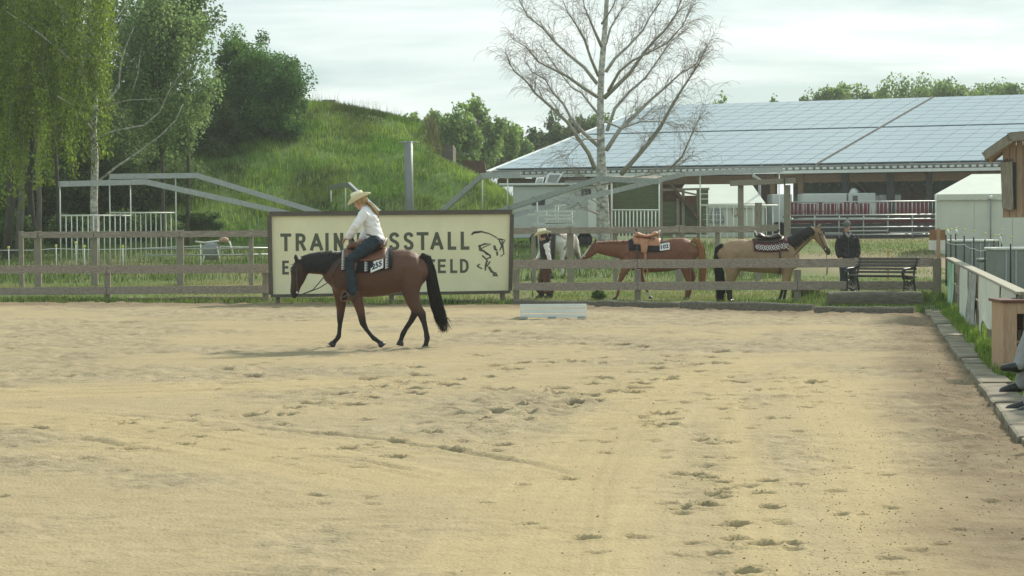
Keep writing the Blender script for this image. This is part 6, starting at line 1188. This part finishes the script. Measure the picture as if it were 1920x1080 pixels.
hair(rid, H0, hl, lk, (.40, .28, .12), (p3(995, 195, 0), p3(1040, 225, -.02), p3(1085, 290, -.03), p3(1115, 345, -.03)))
MB().tube([Vector(p3(1080 + 92 * math.cos(a) * .85, 530 + 16 * math.cos(a), .16 * math.sin(a))) for a in np.linspace(0, 6.283, 20)], .018, 6).build('belt', MT['dark_leather'], rid)

# ------------------------------------------------------------------ the chestnut horse with number 102
YC = 52.4
def c2(zx, zy): p = W(960 + zx / 4.8, 380 + zy / 4.8, YC); return (p.x, p.z)
g2 = c2(1300, 882)[1]; c2n = lambda a, b: (c2(a, b)[0], c2(a, b)[1] - g2)
che_ = dict(s=4.8 * F / YC, x0=1300, g=882, torso=[(1000, 420, 545, .15), (1050, 362, 600, .21), (1110, 340, 628, .24), (1200, 355, 640, .27), (1300, 362, 640, .29), (1400, 345, 632, .30), (1480, 324, 612, .29), (1550, 324, 600, .27), (1610, 345, 575, .22), (1645, 390, 520, .12)],
    neck=[(1075, 450, .27, .13), (980, 435, .22, .11), (890, 428, .19, .10), (815, 422, .16, .09), (765, 412, .13, .08)], head=[(752, 390, .095, .075), (735, 432, .14, .086), (698, 468, .108, .07), (660, 497, .078, .053), (632, 520, .068, .05), (614, 533, .048, .042)], ear=((748, 362), (755, 328)), eye=(722, 425), fore=(690, 420),
    legs=[(-.16, [(1060, 520, .16, .1), (1025, 600, .11, .08), (995, 655, .08, .06), (967, 720, .058, .05), (957, 785, .038, .034), (946, 840, .043, .04), (936, 862, .037, .035), (928, 872, .04, .04)]), (.15, [(1100, 540, .15, .1), (1140, 620, .1, .075), (1165, 680, .075, .06), (1187, 730, .058, .05), (1212, 790, .038, .034), (1232, 835, .043, .04), (1243, 857, .037, .035), (1248, 870, .04, .04)]),
          (-.16, [(1560, 450, .23, .13), (1555, 540, .19, .13), (1560, 600, .14, .1), (1572, 660, .1, .07), (1584, 715, .076, .056), (1572, 780, .047, .042), (1566, 840, .048, .043), (1560, 862, .038, .036), (1555, 874, .045, .045)]), (.16, [(1590, 470, .2, .13), (1588, 560, .15, .12), (1605, 620, .11, .08), (1636, 690, .076, .056), (1618, 760, .047, .042), (1603, 828, .048, .043), (1597, 852, .04, .038), (1592, 864, .045, .045)])],
    tail=[(1625, 345, .05), (1672, 362, .07), (1704, 430, .085), (1716, 560, .09), (1712, 690, .08), (1706, 750, .05)], nmane=150, mane_len=.9)
def che_col(x, y, z, co):
    n_ = fbm(co[:, 0], co[:, 2], .4, 211); c = np.array([.20, .078, .04])[None] * (.82 + .4 * n_)[:, None]; X0 = c2n(640, 500)[0] - c2n(1300, 0)[0]
    soc = (sst(.20, .14, z) * (y > .05) * (x < .1))[:, None]; c = c * (1 - soc) + np.array([.6, .56, .5]) * soc
    hx = co[:, 0]; pa, pb = c2n(712, 395), c2n(612, 505); tt = (hx - pa[0]) / (pb[0] - pa[0]); zl = pa[1] + (pb[1] - pa[1]) * tt; bl = ((tt > .05) & (tt < 1.05) & (co[:, 2] > zl - .055) & (np.abs(y) < .045))[:, None]; c = np.where(bl, np.array([.6, .55, .48])[None], c)
    mz = (sst(.75, 1.0, tt) * (x < -1.5) * .6)[:, None]; return c * (1 - mz) + np.array([.06, .04, .035]) * mz
hc = horse('chestnut_horse', 'chestnut horse with white blaze standing saddled behind the fence, number 102', YC, c2n, che_, che_col, (.24, .10, .05), (.42, .20, .09))
western_saddle(hc, hc.P3(1200, 0).x, -1, 'orange tan western saddle with number 102 on the chestnut horse', 'tan_leather', 'pad_black', ('102', (-.33, -.57), (.84, 1.28), .0), None, True, 'dark_leather', True, .64, 1.3, .03)
Pc = hc.P3
bridle(hc, 'thin leather bridle with hanging rein on the chestnut horse', (655, 492), (735, 385), True, [[Pc(655, 510, -.06), Pc(800, 690, -.2), Pc(860, 675, -.25), Pc(920, 610, -.3)], [Pc(655, 510, .06), Pc(560, 600, .0), Pc(400, 560, -.1)]], 'brown_leather', group='bridles of the waiting horses')
# ------------------------------------------------------------------ the buckskin horse
YB2 = 50.6
def c3b(zx, zy): p = W(1320 + zx / 4.364, 380 + zy / 4.364, YB2); return (p.x, p.z)
g3 = c3b(500, 815)[1]; c3n = lambda a, b: (c3b(a, b)[0], c3b(a, b)[1] - g3)
buc = dict(s=4.364 * F / YB2, x0=450, g=815, torso=[(138, 370, 480, .12), (165, 335, 525, .22), (220, 308, 552, .27), (300, 300, 562, .29), (400, 314, 575, .30), (500, 326, 582, .29), (590, 318, 588, .27), (650, 302, 590, .24), (705, 322, 580, .2), (742, 365, 535, .14)],
    neck=[(665, 405, .25, .13), (725, 360, .215, .115), (790, 308, .185, .10), (850, 268, .158, .09), (898, 238, .125, .08)], head=[(912, 222, .09, .075), (932, 268, .138, .086), (965, 322, .11, .07), (994, 370, .082, .056), (1012, 402, .075, .052), (1020, 425, .052, .043)], ear=((935, 205), (960, 170)), eye=(955, 262), fore=(985, 262),
    legs=[(-.15, [(690, 490, .15, .1), (672, 570, .1, .08), (655, 640, .076, .06), (642, 690, .058, .05), (628, 745, .04, .035), (615, 785, .044, .04), (607, 798, .04, .038), (602, 806, .04, .04)]), (.15, [(705, 500, .14, .1), (695, 600, .09, .07), (682, 690, .058, .05), (670, 745, .038, .034), (664, 783, .044, .04), (661, 797, .04, .038), (660, 805, .04, .04)]),
          (-.16, [(225, 440, .23, .13), (222, 530, .18, .13), (214, 590, .13, .095), (203, 640, .095, .07), (188, 690, .075, .056), (195, 750, .046, .042), (198, 786, .048, .043), (205, 800, .04, .038), (208, 807, .045, .045)]), (.16, [(255, 450, .2, .13), (252, 560, .145, .11), (235, 640, .085, .065), (216, 690, .07, .055), (222, 750, .046, .042), (224, 786, .048, .043), (230, 800, .04, .038), (233, 807, .045, .045)])],
    tail=[(148, 350, .04), (112, 385, .06), (108, 480, .09), (128, 600, .115), (138, 720, .115), (132, 812, .085)], nmane=520, mane_len=2.1)
def buc_col(x, y, z, co):
    n_ = fbm(co[:, 0], co[:, 2], .4, 221); c = np.array([.33, .22, .125])[None] * (.85 + .3 * n_)[:, None]; dk = np.array([.02, .016, .014]); k = sst(.50, .36, z); xm = c3n(1000, 0)[0]; k = np.maximum(k, sst(c3n(0, 350)[1], c3n(0, 400)[1], z) * sst(xm - .12, xm, co[:, 0]) * .85); k = k[:, None]; c = c * (1 - k) + dk * k
    pa, pb = c3n(958, 230), c3n(1035, 390); tt = (co[:, 2] - pa[1]) / (pb[1] - pa[1]); xl_ = pa[0] + (pb[0] - pa[0]) * tt; bl = ((tt > 0) & (tt < .9) & (co[:, 0] > xl_ - .03) & (np.abs(y) < .04))[:, None]; return np.where(bl, np.array([.62, .58, .5])[None], c)
hk = horse('buckskin_horse', 'buckskin horse with black mane and tail facing right behind the fence', YB2, c3n, buc, buc_col, (.018, .014, .012), (.014, .012, .011))
western_saddle(hk, hk.P3(535, 0).x, 1, 'dark western saddle on burgundy pad with white diamonds on the buckskin horse', 'dark_leather', 'pad_burgundy', None, 'diamond', False, 'dark_leather', True, .62, 1.25, sk_th=.58)
Pk = hk.P3
bridle(hk, 'dark bridle with hanging reins on the raised head of buckskin horse', (990, 385), (930, 250), True, [[Pk(1000, 415, -.05), Pk(1000, 600, -.1), Pk(1010, 520, -.1), Pk(1100, 470, -.05)], [Pk(880, 250, -.1), Pk(840, 330, -.16), Pk(730, 430, -.24)]], 'dark_leather', group='bridles of the waiting horses')
# ------------------------------------------------------------------ the pinto far behind
YP = 68.
def cp_(zx, zy): p = W(1107 - (zx - 1000) / 6.35, 434 + (zy - 340) / 6.35, YP); return (p.x, p.z)
gp_ = cp_(1300, 882)[1] - gz(0, YP); cpn = lambda a, b: (cp_(a, b)[0], cp_(a, b)[1] - gp_)
pin = dict(che_); pin['s'] = 6.35 * F / YP; pin['nmane'] = 60; pin['neck'] = [(1075, 450, .27, .13), (1000, 480, .205, .11), (930, 540, .17, .10), (880, 600, .145, .09), (850, 650, .12, .08)]; pin['head'] = [(842, 660, .095, .075), (835, 710, .14, .086), (815, 760, .108, .07), (800, 800, .078, .053), (792, 830, .068, .05), (790, 845, .048, .042)]; pin['ear'] = ((845, 645), (870, 620)); pin['eye'] = (830, 700); pin['fore'] = (810, 720)
def pin_col(x, y, z, co): n_ = fbm(co[:, 0] * 1.2, co[:, 2], .62, 235, 2); k = (n_ > .43)[:, None]; return np.where(k, np.array([.62, .6, .54])[None], np.array([.20, .165, .135])[None])
hpn = horse('pinto_horse', 'brown and white pinto horse grazing far behind the straw-hatted woman', YP, cpn, pin, pin_col, (.5, .48, .42), (.08, .06, .05), .028); hpn.root.rotation_euler.z = R(68)

# ------------------------------------------------------------------ woman in vest and chaps
YM = 53.6
def w7(zx, zy, dy=0.): p = W(980 + zx / 6.355, 410 + zy / 6.355, YM); return (p.x, YM + dy, p.z)
gw_ = w7(260, 955)[2]
def w7n(a, b, d=0.): x, y, z = w7(a, b, d); return (x, y, z - gw_)
wo, H0, up_, hl, lk = person('person', (w7(265, 0)[0], YM, 0), 'woman in straw hat, dark vest, white shirt and brown chaps walking behind fence', dict(pelvis=w7n(283, 545), waist=w7n(274, 465), chest=w7n(266, 350), neck=w7n(252, 262), head=w7n(240, 208), shL=w7n(278, 305, -.175), elL=w7n(305, 430, -.2), wrL=w7n(330, 540, -.2), hdL=w7n(330, 590, -.2), shR=w7n(255, 310, .17), elR=w7n(215, 420, .22), wrR=w7n(170, 485, .15), hdR=w7n(135, 500, .1),
    hpL=w7n(285, 560, -.09), knL=w7n(290, 750, -.11), anL=w7n(325, 925, -.1), toL=w7n(265, 945, -.12), hpR=w7n(275, 560, .09), knR=w7n(225, 750, .1), anR=w7n(225, 925, .1), toR=w7n(165, 945, .1)), (-1, 0, 0), (0, 1, 0), .014, 'skin', 'white_shirt', 'denim', 'dark_leather', vest='black_cloth', chaps='chaps_suede', legw=1.1, sc=1.0)
cowboy_hat(wo, H0, up_, hl, lk, 'straw', 1.08); hair(wo, H0, hl, lk, (.05, .035, .03), (w7n(285, 215), w7n(300, 240), w7n(305, 265), w7n(298, 285)))
tag(MB().tube([Vector(w7n(95, 600, .0)), Vector(w7n(105, 700, 0)), Vector(w7n(120, 790, 0)), Vector(w7n(118, 940, 0))], .012, 5).build('lead_rope', MT['dark_leather']), 'dark lead rope hanging in front of the walking woman', 'rope')
# ------------------------------------------------------------------ man with cap
YN = 54.6
def m3(zx, zy, dy=0.): p = W(1320 + zx / 4.364, 380 + zy / 4.364, YN); return (p.x, YN + dy, p.z)
gm_ = m3(1170, 765)[2]
def m3n(a, b, d=0.): x, y, z = m3(a, b, d); return (x, y, z - gm_)
ma, H0, up_, hl, lk = person('person', (m3(1170, 0)[0], YN, 0), 'man in grey cap and dark jacket standing behind the bench facing camera', dict(pelvis=m3n(1175, 455), waist=m3n(1175, 400), chest=m3n(1175, 325), neck=m3n(1172, 258, -.02), head=m3n(1168, 213, -.05), shR=m3n(1112, 300), elR=m3n(1092, 385, -.02), wrR=m3n(1100, 455, -.12), hdR=m3n(1115, 485, -.16), shL=m3n(1238, 300), elL=m3n(1262, 385, -.02), wrL=m3n(1252, 455, -.1), hdL=m3n(1240, 485, -.14),
    hpR=m3n(1145, 470), knR=m3n(1140, 610, -.02), anR=m3n(1138, 735, .0), toR=m3n(1130, 752, -.17), hpL=m3n(1208, 470), knL=m3n(1215, 610, -.02), anL=m3n(1222, 735, .0), toL=m3n(1232, 752, -.17)), (0, -1, 0), (1, 0, 0), .014, 'skin', 'black_cloth', 'denim', 'shoe_leather', top_inf=.03, sc=1.08, look=(-.55, -1, .06), legw=1.15)
for sg_ in (-1, 1): MB().prism([m3n(1175 + sg_ * 2, 300, -.168), m3n(1175 + sg_ * 30, 262, -.09), m3n(1175 + sg_ * 18, 252, -.085), m3n(1175, 270, -.11)], (0, -.012, 0)).build('collar', MT['grey_trousers'], ma)
MB().beam(m3n(1175, 300, -.172), m3n(1175, 440, -.165), .012, .01).build('zip', MT['dark_steel'], ma)
M_ = Matrix((lk, hl, up_)).transposed(); m = MB(); m.lathe(H0(.055, -.005), [(.10, -.01), (.103, .03), (.092, .075), (.06, .105), (.02, .115)], 18, 1.08, .9, M_); m.build('cap', MT['cap_grey'], ma)
m = MB(); V = [H0(.052, 0) + M_ @ Vector((math.cos(a) * .1, math.sin(a) * .085, .0)) for a in np.linspace(-1.2, 1.2, 9)] + [H0(.052, 0) + M_ @ Vector((.07 + math.cos(a) * .1, math.sin(a) * .08, -.01)) for a in np.linspace(-1.2, 1.2, 9)]; V += [v - up_ * .008 for v in V]
Fq = [(i, i + 1, 10 + i, 9 + i) for i in range(8)]; m.add(V, Fq + [tuple(18 + q for q in reversed(f)) for f in Fq], True); m.build('cap_visor', MT['cap_grey'], ma)
hair(ma, H0, hl, lk, (.16, .075, .04), None, 120, .5)
# ------------------------------------------------------------------ spectators whose feet reach in from the right
def seated(label, x0, y0, crossed, trousers, i):
    K = lambda dx, dz, dy=0.: (x0 + dx, y0 + dy, dz)
    J = dict(pelvis=K(.86, .52), waist=K(.90, .68), chest=K(.92, .92), neck=K(.90, 1.16), head=K(.86, 1.30), shL=K(.92, 1.08, .19), elL=K(.80, .86, .25), wrL=K(.58, .72, .14), hdL=K(.48, .70, .1), shR=K(.92, 1.08, -.19), elR=K(.80, .86, -.25), wrR=K(.58, .72, -.14), hdR=K(.48, .70, -.1), hpR=K(.78, .52, -.09), hpL=K(.78, .52, .09))
    if crossed: J.update(knR=K(.40, .55, -.10), anR=K(.26, .13, -.07), toR=K(.06, .07, -.08), knL=K(.36, .70, -.02), anL=K(.22, .36, -.20), toL=K(.03, .34, -.24))
    else: J.update(knR=K(.38, .52, -.14), anR=K(.30, .10, -.17), toR=K(.10, .05, -.19), knL=K(.38, .52, .12), anL=K(.26, .10, .12), toL=K(.06, .05, .12))
    t, H0, up_, hl, lk = person('person', (x0 + .8, y0, 0), label, J, (-1, 0, 0), (0, 1, 0), .014, 'skin', 'black_cloth', trousers, 'shoe_leather', sc=1.03, top_inf=.03, legw=.95, group='spectators seated at right'); hair(t, H0, hl, lk, (.08, .05, .03))
g1 = G(1862, 742); seated('spectator in grey trousers with crossed legs and black shoes at right edge', g1.x, g1.y - .1, True, 'grey_trousers', 0)
g1 = G(1890, 778); seated('spectator nearest the camera with flat black shoes at right edge', g1.x - .03, g1.y, False, 'grey_trousers', 1)
sb_ = thing('spectator_bench', (7.0, 23.6, 0), 'plain wooden bench under the seated spectators beyond right edge', 'bench')
bx_ = G(1862, 742).x + .88; MB().box((bx_, 23.6, .40), (.36, 4.4, .05)).build('seat', MT['pine_wood'], sb_, .008)
for yy in (21.7, 23.6, 25.5): MB().box((bx_, yy, .19), (.32, .06, .38)).build('leg', MT['pine_wood'], sb_)
# ------------------------------------------------------------------ summer haze
HZ = bpy.data.materials.new('haze_air'); HZ.use_nodes = True; t = HZ.node_tree; t.nodes.clear(); o_ = N(t, 'ShaderNodeOutputMaterial'); v_ = N(t, 'ShaderNodeVolumePrincipled')
v_.inputs['Color'].default_value = (.93, .97, .95, 1); v_.inputs['Density'].default_value = .00045; v_.inputs['Anisotropy'].default_value = .35; t.links.new(v_.outputs[0], o_.inputs['Volume'])
hz_ = MB().box((0, 170, 18), (660, 480, 39)).build('haze', HZ); tag(hz_, 'pale summer haze in the air', 'haze', kind='stuff')
